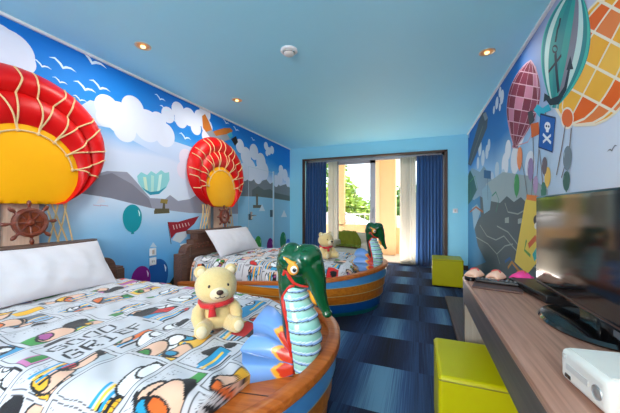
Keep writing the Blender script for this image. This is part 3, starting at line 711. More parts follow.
def make_bed(name, label, loc):
    bed = thing(name, label, 'bed', loc, group='boat shaped beds')
    # hull
    mb = MB(); bands = [(0, .05, 0), (.05, .145, 1), (.145, .235, 2), (.235, .325, 3), (.325, 9, 4)]
    for z0, z1, k in bands:
        a = ring(bz(z0), .014); b0 = ring(bz(z0+.007), .015); c = ring(bz(z1) if z1 < 5 else (lambda X: zr(X)), .002)
        if k >= 2: mb.grid([a, b0], 5); mb.grid([b0, c], k)
        else: mb.grid([a, c], k)
        if k:
            mb.grid([ring(bz(z0), .0), a], k)
    mb.build('hull', [M_tl, M_db, M_or2, M_or, M_lb, M_pin], bed, angle=30)
    # gunwale
    o = ring(lambda X: zr(X), .018); n = len(o); rows = []
    for i, (x, y, z) in enumerate(o):
        p, q = o[max(i-1, 0)], o[min(i+1, n-1)]; t = Vector((q[0]-p[0], q[1]-p[1], 0)).normalized(); inn = Vector((-t.y, t.x, 0))
        w = .062
        P = Vector((x, y, z))
        rows.append([P+Vector((0, 0, -.016)), P+Vector((0, 0, .014)), P+inn*.006+Vector((0, 0, .02)), P+inn*(w-.006)+Vector((0, 0, .02)), P+inn*w+Vector((0, 0, .014)), P+inn*w+Vector((0, 0, -.016))])
    mb = MB(); mb.grid(rows, cv=True); mb.build('gunwale', M_rim, bed, angle=50)
    # deck with plank seams
    mb = MB(); Xs = [.14+.0495*i for i in range(47)]
    NX = 47; mb.grid([[(X, -max(.0, rim_half(min(X*1.0, 2.465))-.035), zr(X)-.035), (X, max(.0, rim_half(min(X, 2.465))-.035), zr(X)-.035)] for X in Xs])
    mb.build('deck', M_rim, bed)
    mb = MB()
    for k in range(-5, 6):
        y = k*.14+.02; X1 = 2.38
        while rim_half(X1)-.06 < abs(y) and X1 > 1.6: X1 -= .02
        mb.grid([[(X, y-.003, zr(X)-.0345), (X, y+.003, zr(X)-.0345)] for X in (1.5, (1.5+X1)/2, X1)])
    mb.build('deck_seams', mat('dark_seam', (60, 28, 14), .6), bed, smooth=False)
    # headboard: stepped and rounded outline
    half = [(.775, 0), (.775, .60), (.70, .60)]+[(.70-.10*math.sin(a), .70-.10*math.cos(a)+.0) for a in [PI/2*i/8 for i in range(1, 0)]]
    half += [(.70-.0*1, .605)]+[(.60+.10*math.cos(a), .605+.10*math.sin(a)) for a in [PI/2*i/8 for i in range(1, 9)]]+[(.565, .705), (.565, .76), (.50, .765), (.50, .835)]
    out = half+[(-y, z) for y, z in half[::-1]]
    MB().prism(out, lambda p, q: (q, p[0], p[1]), .012, .135).build('headboard', M_hb, bed, smooth=False, bevel=.006)
    for s in (-1, 1):
        mb = MB()
        mb.box((.13, s*.735-.04, .0), (.15, s*.735+.04, .58)); mb.box((.13, s*.40-.24, .545), (.146, s*.40+.24, .57)); mb.box((.13, s*.62-.012, .57), (.146, s*.62+.012, .68))
        mb.build('headboard_moulding', M_hb2, bed, smooth=False, bevel=.003)
    mb = MB()
    for r in range(2):
        for k in range(-8, 9):
            y, z = k*.066+(.033 if r else 0), .66+r*.045
            if abs(y) > .53: continue
            mb.add([(.135, y-.024, z), (.135, y, z-.017), (.135, y+.024, z), (.135, y, z+.017), (.147, y, z)], [(0, 1, 4), (1, 2, 4), (2, 3, 4), (3, 0, 4)])
    mb.build('headboard_carving', M_carve, bed, smooth=False)
    top = [(-.57+1.14*i/24) for i in range(25)]
    ol = [(.012, y) for y in (-.57, .57)]
    outl = [(.05+.17*math.sqrt(max(0, 1-(y/.575)**2)), y) for y in top]
    MB().prism([(.012, -.57)]+outl+[(.012, .57)], lambda p, q: (p[0], p[1], q), .835, .885).build('headboard_shelf', M_hb2, bed, bevel=.008)
    make_dragon(bed)
    return bed
BY1, BY2 = 1.20, 3.48
bed1 = make_bed('boat_bed', 'nearer boat shaped bed, dragon head rising large in the foreground', (XL, BY1, 0))
bed2 = copy_tree(bed1); bed2.location = (XL, BY2, 0)
bed2['label'] = 'farther boat shaped bed by the window, its striped hull side in full view'

# ------------------------------------------------------------------ bedspreads printed with comic panels
PX = .004
FONT = {'G': '01110100011000010111100011000101110', 'O': '01110100011000110001100011000101110', 'D': '11110100011000110001100011000111110', 'R': '11110100011000111110101001001010001', 'I': '01110001000010000100001000010001110', 'E': '11111100001000011110100001000011111', 'F': '11111100001000011110100001000010000', '!': '00100001000010000100001000000000100'}
def comic(seed):
    H, Wd = int(2.4/PX), int(1.8/PX)       # rows from headboard to foot, columns along +y
    rnd = random.Random(seed)
    img = np.zeros((H, Wd, 3), np.float32); white = (204, 204, 209); img[:] = white
    yy, xx = np.mgrid[0:H, 0:Wd].astype(np.float32)
    SK = (232, 186, 158); BK = (22, 22, 26)
    def ell(y0, x0, ry, rx, c, rot=0, line=True, clip=None):
        a0, a1 = max(0, int(y0-ry-rx-3)), min(H, int(y0+ry+rx+3)); b0, b1 = max(0, int(x0-ry-rx-3)), min(Wd, int(x0+ry+rx+3))
        if clip: a0 = max(a0, clip[0]); a1 = min(a1, clip[1]); b0 = max(b0, clip[2]); b1 = min(b1, clip[3])
        if a1 <= a0 or b1 <= b0: return
        Y = yy[a0:a1, b0:b1]-y0; X = xx[a0:a1, b0:b1]-x0; cr, sr = math.cos(rot), math.sin(rot)
        P, Q = (X*cr+Y*sr)/rx, (-X*sr+Y*cr)/ry; D = np.sqrt(P*P+Q*Q+1e-9)
        wob = 1+.07*np.sin(3*np.arctan2(Q, P)+y0)
        sub = img[a0:a1, b0:b1]
        if c is not None: sub[D < wob] = c
        if line: sub[np.abs(D-wob) < 1.1/min(rx, ry)] = BK
    def rect(a0, a1, b0, b1, c):
        a0, b0 = max(0, int(a0)), max(0, int(b0)); img[a0:max(a0, int(a1)), b0:max(b0, int(b1))] = c
    def curve(pts, c=BK, w=1.0, clip=None):
        for i in range(len(pts)-1):
            (y0, x0), (y1, x1) = pts[i], pts[i+1]; n = int(max(abs(y1-y0), abs(x1-x0)))+1
            for k in range(n+1):
                a, b = int(y0+(y1-y0)*k/n), int(x0+(x1-x0)*k/n)
                if clip and not (clip[0] < a < clip[1] and clip[2] < b < clip[3]): continue
                if 0 <= a < H-1 and 0 <= b < Wd-1: img[a:a+max(1, int(round(w))), b:b+max(1, int(round(w)))] = c
    def scribble(a0, a1, b0, b1):
        a = a0
        while a+4 < a1:
            b = b0+rnd.randint(0, 3)
            while b < b1-3:
                w = rnd.randint(2, 4)
                if rnd.random() < .82:
                    for q in range(w):
                        if rnd.random() < .6: img[a+rnd.randint(0, 3), min(Wd-1, b+q)] = (70, 70, 78)
                b += w+rnd.choice((1, 1, 2))
            a += 6
    def text(s, a, b, k):
        for ch in s:
            if ch != ' ':
                for i, q in enumerate(FONT[ch]):
                    if q == '1':
                        r_, c_ = divmod(i, 5); rect(a+r_*k, a+r_*k+k, b+c_*k, b+c_*k+k, (36, 36, 40))
            b += 6*k if ch != '!' else 4*k
    COLS = [(214, 34, 36), (24, 148, 190), (40, 132, 52), (238, 178, 40), (222, 104, 34), (176, 84, 150), (96, 106, 118)]
    r0 = 0; row = 0; first = True
    gg = (int(1.345/PX), int(.44/PX))
    while r0 < H:
        rh = rnd.randint(46, 68); c0 = -rnd.randint(0, 40)
        while c0 < Wd:
            cw = rnd.randint(44, 84); a0, a1, b0, b1 = r0+2, min(H, r0+rh-2), max(0, c0+2), min(Wd, c0+cw-2)
            if a1-a0 > 12 and b1-b0 > 12:
                cl = (a0, a1, b0, b1); kind = rnd.random()
                back = white if rnd.random() < .35 else rnd.choice([(60, 150, 70), (236, 190, 70), (50, 150, 196), (204, 40, 40), (200, 206, 212), (190, 198, 204), (200, 120, 170)])
                h, w = a1-a0, b1-b0
                split = a0+int(h*rnd.uniform(.3, .5))
                if rnd.random() < .6: rect(split+int(h*.25), a1, b0, b1, back)
                if rnd.random() < .75: scribble(a0+3, split, b0+4, b1-4)
                for _ in range(rnd.randint(4, 7)):
                    k = rnd.random(); y0 = rnd.uniform(a0+h*.3, a1-h*.05); x0 = rnd.uniform(b0+w*.1, b1-w*.1); q = rnd.uniform(7, 21)
                    if k < .26: ell(y0, x0, q*.8, q*1.05, SK, rnd.uniform(-.5, .5), clip=cl); ell(y0-q*.2, x0-q*.5, q*.5, q*.4, rnd.choice(COLS), .4, clip=cl)
                    elif k < .42: ell(y0, x0, q*.7, q*.9, (234, 234, 236), rnd.uniform(-1, 1), clip=cl); ell(y0, x0+q*.7, q*.5, q*.6, (234, 234, 236), 0, clip=cl)
                    elif k < .55: ell(y0, x0, q*.6, q*.8, BK, rnd.uniform(-1, 1), clip=cl)
                    elif k < .70:
                        cc = rnd.choice(COLS); ell(y0, x0, q*.5, q*1.1, cc, rnd.uniform(-1.2, 1.2), clip=cl)
                        for z in range(3): curve([(y0-q*.4, x0-q*.6+z*q*.5), (y0+q*.4, x0-q*.5+z*q*.5)], clip=cl)
                    elif k < .84:
                        cc = rnd.choice(COLS); rect(max(a0, y0-q*.5), min(a1, y0+q*.4), max(b0, x0-q), min(b1, x0+q), cc)
                        curve([(max(a0, y0-q*.5), max(b0, x0-q)), (max(a0, y0-q*.5), min(b1, x0+q)), (min(a1, y0+q*.4), min(b1, x0+q))])
                    else:
                        for z in range(4): rect(max(a0, y0-q*.5+z*5), min(a1, y0-q*.5+z*5+3), max(b0, x0-q*1.4), min(b1, x0+q*1.4), [(24, 148, 200), (240, 196, 70), (24, 148, 200), BK][z])
                curve([(a0, b0), (a0, b1-1), (a1-1, b1-1), (a1-1, b0), (a0, b0)], (44, 44, 50), 1.4)
            c0 += cw
        r0 += rh
    if seed == 11:
        a, b = gg; rect(a-8, a+58, b-8, b+104, white); curve([(a-8, b-8), (a-8, b+104), (a+58, b+104), (a+58, b-8), (a-8, b-8)], (44, 44, 50), 1.4)
        text('GOOD', a, b, 3); text('GRIEF!', a+28, b, 3)
    return img
LIN = np.vectorize(srgb)
def zspread(X): return .53 + .012*math.sin(X*3)
def spread_half(X): return max(0.02, rim_half(min(LB-.001, X+.08))-.15)
XE = 2.225
def bedspread(loc, seed, nx, ny, label):
    img = comic(seed); lut = np.array([srgb(i) for i in range(256)]); lin = lut[np.clip(img, 0, 255).astype(np.uint8)]
    # sample lengthwise, denser at the rounded foot
    A = np.linspace(0, 1, nx); X = .17+(XE-.17)*(1-(1-A)**1.0); hw = np.array([spread_half(x) for x in X])
    e = np.clip((XE-X)/.06, 0, 1); hw = hw*np.where(e < 1, np.sqrt(np.maximum(1-(1-e)**2, .0)), 1)*1.0
    B = np.linspace(-1, 1, ny); B = np.sign(B)*(1-(1-np.abs(B))**1.15)
    XX = np.repeat(X[:, None], ny, 1); YY = hw[:, None]*B[None, :]
    dY = hw[:, None]*(1-np.abs(B))[None, :]; dX = np.repeat((XE-X)[:, None], ny, 1)*.9
    d = np.minimum(dY, dX); r = .13; q = np.clip(d/r, 0, 1); prof = np.sqrt(np.clip(1-(1-q)**2.2, 0, 1))
    zd = np.array([zr(x)-.032 for x in X])[:, None]
    puff = .006*np.sin(XX*17+1.5*np.sin(YY*9+seed))*np.sin(YY*15+1.2*np.sin(XX*11)) + .004*np.sin(XX*37+YY*21+seed)*np.sin(YY*31-XX*9) + .004*np.sin((XX*.7+YY)*48+3*np.sin(XX*7))*np.exp(-((q-.35)/.35)**2)
    top = .545+.0*XX - .02*np.clip((XX-1.9)/.4, 0, 1)
    Z = zd+(top-zd)*prof+puff*np.clip(q*3, 0, 1)
    # arc-length shift so the print runs down the sides undistorted
    Ys = YY+np.sign(YY)*(1-prof)*(top-zd)*.8; Xs = XX+np.where(dX < dY, (1-prof)*.1, 0)
    V = np.stack([XX, YY, Z], -1).reshape(-1, 3)
    ii = np.clip((Xs/PX).astype(int), 0, lin.shape[0]-1); jj = np.clip(((Ys+.9)/PX).astype(int), 0, lin.shape[1]-1)
    C = np.concatenate([lin[ii, jj].reshape(-1, 3), np.ones((nx*ny, 1))], 1)
    I = np.arange((nx-1)*(ny-1)); a = (I//(ny-1))*ny+I % (ny-1); Fc = np.stack([a, a+ny, a+ny+1, a+1], -1)
    me = bpy.data.meshes.new('bedspread'); me.from_pydata(V.tolist(), [], Fc.tolist())
    o = bpy.data.objects.new('bedspread', me); COL.objects.link(o); o.location = loc
    me.materials.append(attrmat('printed_cotton', .85, bump=.25, bscale=500, sheen=.15)); me.polygons.foreach_set('use_smooth', [True]*len(me.polygons))
    colour_attr(o, C); return tag(o, label, 'bedspread', 'comic print bedspreads')
bedspread((XL, BY1, 0), 11, 520, 420, 'comic panel printed bedspread covering the nearer boat bed')
bedspread((XL, BY2, 0), 23, 300, 240, 'comic panel printed bedspread on the farther boat bed by the window')

# pillows
M_pil = mat('white_cotton', (220, 216, 222), .9, var=.02, bump=.12, bscale=60, sheen=.1)
def pillow(loc, w, h, t, lean, label, seed):
    rows = []; N = 40
    def f(a): return np.sign(a)*(1-(1-abs(a))**1.4)
    top = []; bot = []
    for i in range(N+1):
        u = f(2*i/N-1); r1 = []; r2 = []
        for j in range(N+1):
            v = f(2*j/N-1); e = (1-abs(u)**2.6)*(1-abs(v)**2.6); th = t/2*max(e, 0)**.55
            pin = 1-.035*(1-abs(u*v)**1.0); sx = (1-.05*(1-v*v)*.6)*pin
            y = w/2*u*(1-.04*(1-abs(u))*0)*pin; hh = h/2*v*pin-.012*(1-u*u)*(v)
            wr = .006*math.sin(9*u+4*v+seed)*math.sin(7*v-3*u+seed)*e + .004*math.sin(22*u+seed+5*v*v)*e
            r1.append((th+wr, y, hh)); r2.append((-th*.8, y, hh))
        top.append(r1); bot.append(r2)
    mb = MB(); mb.grid(top); mb.grid(bot)
    o = mb.build('pillow', M_pil, angle=80); o.location = loc; o.rotation_euler = (0, -lean, 0)
    return tag(o, label, 'pillow', 'white bed pillows')
pillow((XL+.385, BY1-.02, .715), .94, .42, .17, math.radians(36), 'white pillow leaning on the nearer headboard', 1)
pillow((XL+.385, BY2-.03, .715), .94, .42, .17, math.radians(36), 'white pillow leaning on the farther headboard', 4)

# ------------------------------------------------------------------ padded balloon wall panels, ropes and ship wheels
M_bred = mat('red_leatherette', (206, 6, 8), .4, var=.05, scale=5, spec=.3)
M_byel = mat('yellow_leatherette', (252, 176, 6), .45, var=.04, scale=4, spec=.25)
M_rope = mat('hemp_rope', (222, 190, 138), .8, var=.25, scale=160, bump=.6, bscale=240)
M_panel = wood('peach_board', (206, 172, 150), (224, 190, 168), 'Z', rough=.6)
M_gap = mat('shadow_gap_grey', (104, 120, 134), .6)  # grey that stands in for a shadow gap
def ellr(th, cz, ry, rz, oz=1.45):
    # radius from (0,oz) along angle th to ellipse centre (0,cz)
    dy, dz = math.cos(th), math.sin(th); k = oz-cz
    A = (dy/ry)**2+(dz/rz)**2; B = 2*k*dz/rz**2; Cc = k*k/rz**2-1
    return (-B+math.sqrt(max(0, B*B-4*A*Cc)))/(2*A)
KS = [lambda th: 0, lambda th: ellr(th, 1.46, .345, .335), lambda th: ellr(th, 1.585, .455, .44), lambda th: ellr(th, 1.71, .615, .525)]
KX = [.125, .085, .075, .015]
def bsurf(th, k, off=0):
    i = min(int(k), 2); f = k-i; r = KS[i](th)*(1-f)+KS[i+1](th)*f
    if i == 0: h = .085+.025*(1-f*f)
    else: h = KX[i]*(1-f)+KX[i+1]*f + (.045 if i == 1 else .065)*math.sin(PI*f)**.8*(1 if i == 1 else 1)
    z = 1.45+r*math.sin(th)
    return Vector((h+off, .055+r*math.cos(th), max(z, 1.197)))
def make_balloon(label, loc):
    t = thing('balloon_wall_panel', label, 'wall decoration', loc, group='padded balloon panels')
    N = 96
    for nm, k0, k1, m, n in (('outer_ring', 2, 3, M_bred, 14), ('inner_ring', 1, 2, M_bred, 12), ('cushion', 0, 1, M_byel, 10)):
        rows = [[bsurf(2*PI*i/N, k0+(k1-k0)*j/n-(1e-4 if j == n else 0)) for j in range(n+1)] for i in range(N)]
        MB().grid(rows, cu=True).build(nm, m, t, angle=60)
    MB().prism([(KS[3](2*PI*i/N)*math.cos(2*PI*i/N)*.98, max(1.2, 1.45+KS[3](2*PI*i/N)*math.sin(2*PI*i/N)*.98)) for i in range(N)], lambda p, q: (q, p[0]+.055, p[1]), .0, .03).build('backing', M_bred, t, smooth=False)
    knots = [math.radians(a) for a in (8, 32, 56, 78, 102, 124, 148, 172)]
    for q, a in enumerate(knots):
        for s in (-1, 1):
            P = []
            for i in range(25):
                f = i/24; k = .86+2.08*f; th = a+s*math.radians(8)*min(1, max(0, f-.02)*1.3)+.006*math.sin(9*f+q)
                P.append(bsurf(th, k, .005))
            MB().tube(P, .0065, 6).build('rope', M_rope, t)
        MB().ball(bsurf(a, .86, .006), .014, 10).build('knot', M_rope, t)
    P = [bsurf(knots[0]+(knots[-1]-knots[0])*i/60, .86, .005) for i in range(61)]
    MB().tube(P, .006, 6).build('rope', M_rope, t)
    MB().box((.0, -.15, .885), (.035, .15, 1.22)).build('backboard', M_panel, t, smooth=False)
    MB().box((.035, -.13, .885), (.045, -.08, 1.2)).build('shadow_gap_strip', M_gap, t, smooth=False)  # grey strip put in for the shadow gap on the board
    for s in (-1, 1):
        for y0, y1 in ((.17, .27), (.21, .33), (.27, .20), (.33, .26), (.30, .37)):
            MB().tube([(.06, s*y1, .887), (.065, s*(y0+y1)/2, 1.05), (.06, s*y0, 1.23)], .007, 6).build('rope', M_rope, t)
    return t
b1 = make_balloon('red and yellow padded balloon panel above the nearer bed, cut by the left edge', (XL+.003, BY1, 0))
b2 = copy_tree(b1); b2.location = (XL+.003, BY2, 0); b2['label'] = 'red and yellow padded balloon panel above the farther bed'
M_wheel = wood('wheel_wood', (92, 36, 20), (134, 60, 34), 'Y', rough=.3, coat=.3)
def make_wheel(label, loc):
    t = thing('ship_wheel', label, 'ship wheel', loc, group='wooden ship wheels')
    rim = []
    for i in range(40):
        a = 2*PI*i/40; rim.append([(x, r*math.cos(a), r*math.sin(a)) for x, r in ((-.014, .078), (-.017, .092), (-.012, .108), (.012, .108), (.02, .092), (.014, .078))])
    MB().grid(rim, cu=True, cv=True).build('rim', M_wheel, t)
    MB().lathe([(.0, .002), (.08, .002), (.08, -.008), (0, -.008)], axis='X', n=32).build('disc', wood('wheel_disc', (112, 48, 26), (150, 72, 42), 'Z', rough=.3, coat=.3), t)
    MB().lathe([(.0, .03), (.014, .028), (.022, .018), (.03, .004), (.03, -.005)], axis='X', n=20).build('hub', M_wheel, t)
    for k in range(8):
        a = k*PI/4+.06; d = Vector((0, math.cos(a), math.sin(a)))
        P = [d*r for r in (.02, .1, .108, .118, .126, .14, .158, .166)]
        MB().tube(P, [.008, .008, .013, .008, .011, .015, .012, .004], 10).build('spoke', M_wheel, t)
    return t
w = make_wheel('wooden ship wheel under the nearer balloon panel', (XL+.16, BY1+.04, 1.056))
w2 = copy_tree(w); w2.location = (XL+.16, BY2+.03, 1.056); w2['label'] = 'wooden ship wheel under the farther balloon panel'
for o in (w, w2):   # the short axle fixing a wheel to its board
    MB().tube([(-.115, 0, 0), (0, 0, 0)], .012, 10).build('axle', M_wheel, o)

# ------------------------------------------------------------------ teddy bears
M_plush = mat('cream_yellow_plush', (230, 202, 138), .95, var=.1, scale=90, bump=.9, bscale=320, sheen=.5)
M_muz = mat('pale_cream_plush', (244, 226, 186), .95, var=.08, scale=90, bump=.9, bscale=320, sheen=.5)
M_scarf = mat('red_felt', (206, 30, 34), .85, var=.08, scale=120, bump=.3, sheen=.3)
M_nose = mat('brown_nose', (62, 36, 26), .5)
def make_bear(label, loc, rz):
    t = thing('teddy_bear', label, 'teddy bear', loc, rz, group='cream teddy bears')   # faces +x
    mb = MB(); mb.ball((0, 0, .085), (.075, .088, .092), 28); mb.ball((.012, 0, .065), (.078, .088, .065), 28)
    remeshed(mb, 'body', .008, [M_plush], t, 6)
    hd = MB().ball((.005, 0, .25), (.098, .115, .102), 36)
    hd.ball((.02, 0, .225), (.095, .112, .075), 30)
    h = remeshed(hd, 'head', .008, [M_plush], t, 8)
    MB().ball((.098, 0, .222), (.032, .05, .036), 20).build('muzzle', M_muz, h)
    MB().ball((.130, 0, .236), (.013, .019, .014), 14).build('nose', M_nose, h)
    mo = MB(); mo.tube([(.130, -.026, .213), (.133, -.012, .207), (.132, 0, .211), (.133, .012, .207), (.130, .026, .213)], .0022, 6); mo.tube([(.134, 0, .226), (.133, 0, .211)], .002, 6)
    mo.build('mouth', M_nose, h)
    for s in (-1, 1):
        MB().ball((.089, s*.048, .262), (.007, .008, .011), 12).build('eye', M_black, h)
        e = MB().ball((-.005, s*.082, .328), (.02, .036, .036), 18, rot=Matrix.Rotation(s*.35, 3, 'X')).build('ear', M_plush, t)
        MB().ball((.012, s*.081, .328), (.01, .022, .023), 14, rot=Matrix.Rotation(s*.35, 3, 'X')).build('ear_lining', M_muz, e)
        a = MB().tube([(.0, s*.065, .145), (.028, s*.098, .118), (.06, s*.105, .085), (.075, s*.10, .07)], [.03, .033, .034, .024], 16).ball((.075, s*.10, .070), .032, 16)
        remeshed(a, 'arm', .007, [M_plush], t, 4)
        l = MB().tube([(.03, s*.05, .045), (.085, s*.078, .042), (.12, s*.088, .042)], [.044, .046, .042], 16).ball((.128, s*.09, .046), (.03, .04, .046), 16)
        lg = remeshed(l, 'leg', .007, [M_plush], t, 4)
        MB().ball((.147, s*.093, .048), (.013, .027, .03), 14).build('foot_pad', M_muz, lg)
    sc_ = MB(); R0 = []
    for i in range(32):
        a = 2*PI*i/32; row = []
        for z, r in ((.138, .086), (.148, .099), (.163, .098), (.172, .084)):
            row.append((.006+r*.92*math.cos(a), r*math.sin(a), z+.006*math.sin(2*a)))
        R0.append(row)
    sc_.grid(R0, cu=True)
    s1 = sc_.build('scarf', M_scarf, t); s1['label'] = 'red neck scarf'
    s1.modifiers.new('thick', 'SOLIDIFY').thickness = .006
    tail = MB(); tail.grid([[(.094+.006*i, y*(1+.25*i)-.035, .15-.026*i+.003*math.sin(i)) for y in (-.014, 0, .014)] for i in range(3)])
    q = tail.build('scarf_tail', M_scarf, s1); q.modifiers.new('thick', 'SOLIDIFY').thickness = .006
    MB().ball((.096, -.035, .153), (.012, .016, .014), 12).build('scarf_knot', M_scarf, s1)
    return t
bear = make_bear('cream teddy bear with red scarf sitting on the nearer bed', (-.97, 1.19, .55), math.radians(-42))
bear.scale = (.9, .9, .88)
bear2 = copy_tree(bear); bear2.location = (-1.09, 3.40, .556); bear2.rotation_euler = (0, 0, math.radians(-32)); bear2['label'] = 'cream teddy bear with red scarf sitting on the farther bed'

# ------------------------------------------------------------------ armchair with olive throw by the window
M_chair = mat('beige_woven_fabric', (206, 196, 176), .9, var=.12, scale=60, bump=.4, bscale=140)
ch = thing('armchair', 'beige armchair by the window behind the farther bed', 'armchair', (-1.22, 5.45, 0), math.radians(-8))
MB().box((-.30, -.30, .16), (.30, .26, .42)).build('seat', M_chair, ch, bevel=.05, seg=4)
MB().box((-.30, .16, .30), (.30, .32, .70)).build('backrest', M_chair, ch, bevel=.05, seg=4)
for s in (-1, 1):
    MB().box((s*.34-.06, -.30, .16), (s*.34+.06, .30, .56)).build('armrest', M_chair, ch, bevel=.04, seg=4)
    for y in (-.24, .24): MB().tube([(s*.33, y, 0), (s*.32, y, .17)], [.018, .026], 10).build('leg', M_dkwood, ch)
rows = []
for i in range(33):
    u = i/32; row = []
    for j in range(33):
        v = j/32      # v: from behind the back, over the top, down the front and the seat
        x = -.32+.46*u+.10*v*u
        S = v*(.80-.30*u)+.04+.40*u*u
        if S < .10: y, z = .337, .60+S
        elif S < .30: y, z = .337-(S-.10), .715
        elif S < .56: y, z = .137-.01, .715-(S-.30)
        else: y, z = .13-(S-.56), .455
        f = .014*math.sin(u*14+v*5)+.01*math.sin(u*23-v*9)
        row.append((x, y-abs(f)*(1 if .3 <= S < .56 else .3), z+abs(f)*(.9 if (S < .3 or S >= .56) else .2)))
    rows.append(row)
thr = MB().grid(rows).build('throw_blanket', mat('olive_cloth', (120, 128, 32), .9, var=.15, scale=20, bump=.3), angle=80)
thr.location = (-1.22, 5.45, 0); thr.rotation_euler = (0, 0, math.radians(-8)); thr.modifiers.new('thick', 'SOLIDIFY').thickness = .008
tag(thr, 'olive green throw draped over the beige armchair', 'throw')

# ------------------------------------------------------------------ desk and what stands on it
M_desk = wood('desk_top_wood', (150, 106, 88), (190, 142, 120), 'Y', scale=4, stretch=16, rough=.38)
M_apron = wood('desk_dark_edge', (70, 62, 62), (92, 82, 80), 'Y', scale=4, rough=.45)
M_inner = wood('desk_inner_panel', (150, 140, 130), (174, 164, 152), 'Z', scale=3, rough=.5)
dk = thing('desk', 'long wooden desk along the right wall holding the television', 'desk', (.55, .7, 0))
DX0, DX1, DY0, DY1 = .248-.55, .868-.55, -1.5-.7, 1.945-.7
MB().box((DX0, DY0, .728), (DX1, DY1, .75)).build('desktop', M_desk, dk, smooth=False, bevel=.002)
MB().box((DX0+.001, DY0, .605), (DX0+.022, DY1, .728)).build('apron', M_apron, dk, smooth=False, bevel=.001)
MB().box((DX0+.006, DY1-.035, 0), (DX1, DY1, .728)).build('end_panel', M_inner, dk, smooth=False, bevel=.002)
MB().box((DX0+.002, DY1-.036, .0), (DX0+.006, DY1+.0, .728)).build('end_panel_edging', M_apron, dk, smooth=False)
MB().box((DX1-.34, DY0, .05), (DX1-.32, DY1-.035, .728)).build('back_panel', M_apron, dk, smooth=False)
MB().box((DX0+.02, DY0, 0), (DX1, DY0+.035, .728)).build('end_panel', M_inner, dk, smooth=False)
pl = thing('luggage_platform', 'low dark wooden luggage platform on the carpet beyond the desk', 'platform', (.58, 2.9, 0))
MB().box((-.29, -.92, .085), (.29, .88, .12)).build('top', wood('platform_wood', (70, 50, 46), (96, 72, 66), 'Y', rough=.4), pl, smooth=False, bevel=.004)
MB().box((-.27, -.9, 0), (.28, .86, .085)).build('base', mat('platform_base', (30, 26, 28), .6), pl, smooth=False)

M_lime = mat('lime_leatherette', (190, 182, 0), .42, var=.06, scale=8, bump=.12, bscale=160, spec=.3)
M_seam = mat('lime_seam', (136, 130, 2), .5)
def stool(label, loc, rz):
    t = thing('cube_stool', label, 'stool', loc, rz, group='lime green cube stools')
    MB().box((-.21, -.21, .02), (.21, .21, .42)).build('body', M_lime, t, bevel=.018, seg=4)
    mb = MB(); q = .2095
    for pts in ([(-q+.006, -q, .402), (q-.006, -q, .402), (q, -q+.006, .402), (q, q-.006, .402), (q-.006, q, .402), (-q+.006, q, .402), (-q, q-.006, .402), (-q, -q+.006, .402), (-q+.006, -q, .402)],): mb.tube(pts, .0035, 6)
    mb.build('piping', M_seam, t)
    for sx in (-1, 1):
        for sy in (-1, 1): MB().lathe([(0, 0), (.02, 0), (.02, .025), (0, .025)], (sx*.16, sy*.16, 0), 12).build('foot', M_black, t)
    return t
s1 = stool('lime green cube stool pushed under the desk in the foreground', (.29, 1.585, 0), 0)
s2 = copy_tree(s1); s2.location = (.40, 4.85, 0); s2.rotation_euler = (0, 0, math.radians(-2)); s2['label'] = 'lime green cube stool beside the blue curtain at the far wall'

# television
M_tvb = mat('piano_black', (12, 12, 14), .1, coat=.5)
def screenmat():
    m, n, l, p = newmat('tv_glass'); p.inputs['Base Color'].default_value = (.012, .010, .010, 1); p.inputs['Roughness'].default_value = .09; p.inputs['Specular IOR Level'].default_value = .4; p.inputs['Coat Weight'].default_value = .1; p.inputs['Coat Roughness'].default_value = .06
    tc = n.new('ShaderNodeTexCoord'); nz = n.new('ShaderNodeTexNoise'); nz.inputs['Scale'].default_value = 3; l.new(tc.outputs['Object'], nz.inputs['Vector'])
    mr = n.new('ShaderNodeMapRange'); mr.inputs[3].default_value = .07; mr.inputs[4].default_value = .12; l.new(nz.outputs['Fac'], mr.inputs[0]); l.new(mr.outputs[0], p.inputs['Roughness']); return m
tv = thing('television', 'black flat screen television on the desk, reflecting the room', 'television', (.56, 1.25, .75))
MB().box((-.04, -.42, .055), (.03, .405, .465)).build('casing', M_tvb, tv, bevel=.008, seg=3)
MB().box((-.0425, -.39, .135), (-.0395, .385, .445)).build('screen', screenmat(), tv, smooth=False)
MB().box((-.0435, -.41, .068), (-.0395, .395, .072)).build('trim_line', mat('tv_red_line', (74, 46, 40), .3), tv, smooth=False)
MB().box((-.02, -.06, .01), (.02, .06, .12)).build('neck', M_tvb, tv, bevel=.006)
MB().lathe([(0, .004), (.2, .002), (.205, .008), (.195, .018), (.08, .024), (0, .025)], n=48, sx=.72).build('base', M_tvb, tv)
# set-top box
bx = thing('disc_player', 'flat black disc player behind the television stand', 'player', (.575, 1.66, .75), math.radians(8))
MB().box((-.10, -.17, .004), (.10, .17, .038)).build('case', mat('satin_black', (22, 22, 24), .3), bx, bevel=.004)
MB().box((-.1015, -.15, .02), (-.0995, .02, .028)).build('disc_tray', M_tvb, bx, smooth=False)
MB().box((-.1015, .06, .014), (-.0995, .14, .03)).build('display', mat('dark_display', (16, 30, 34), .1), bx, smooth=False)
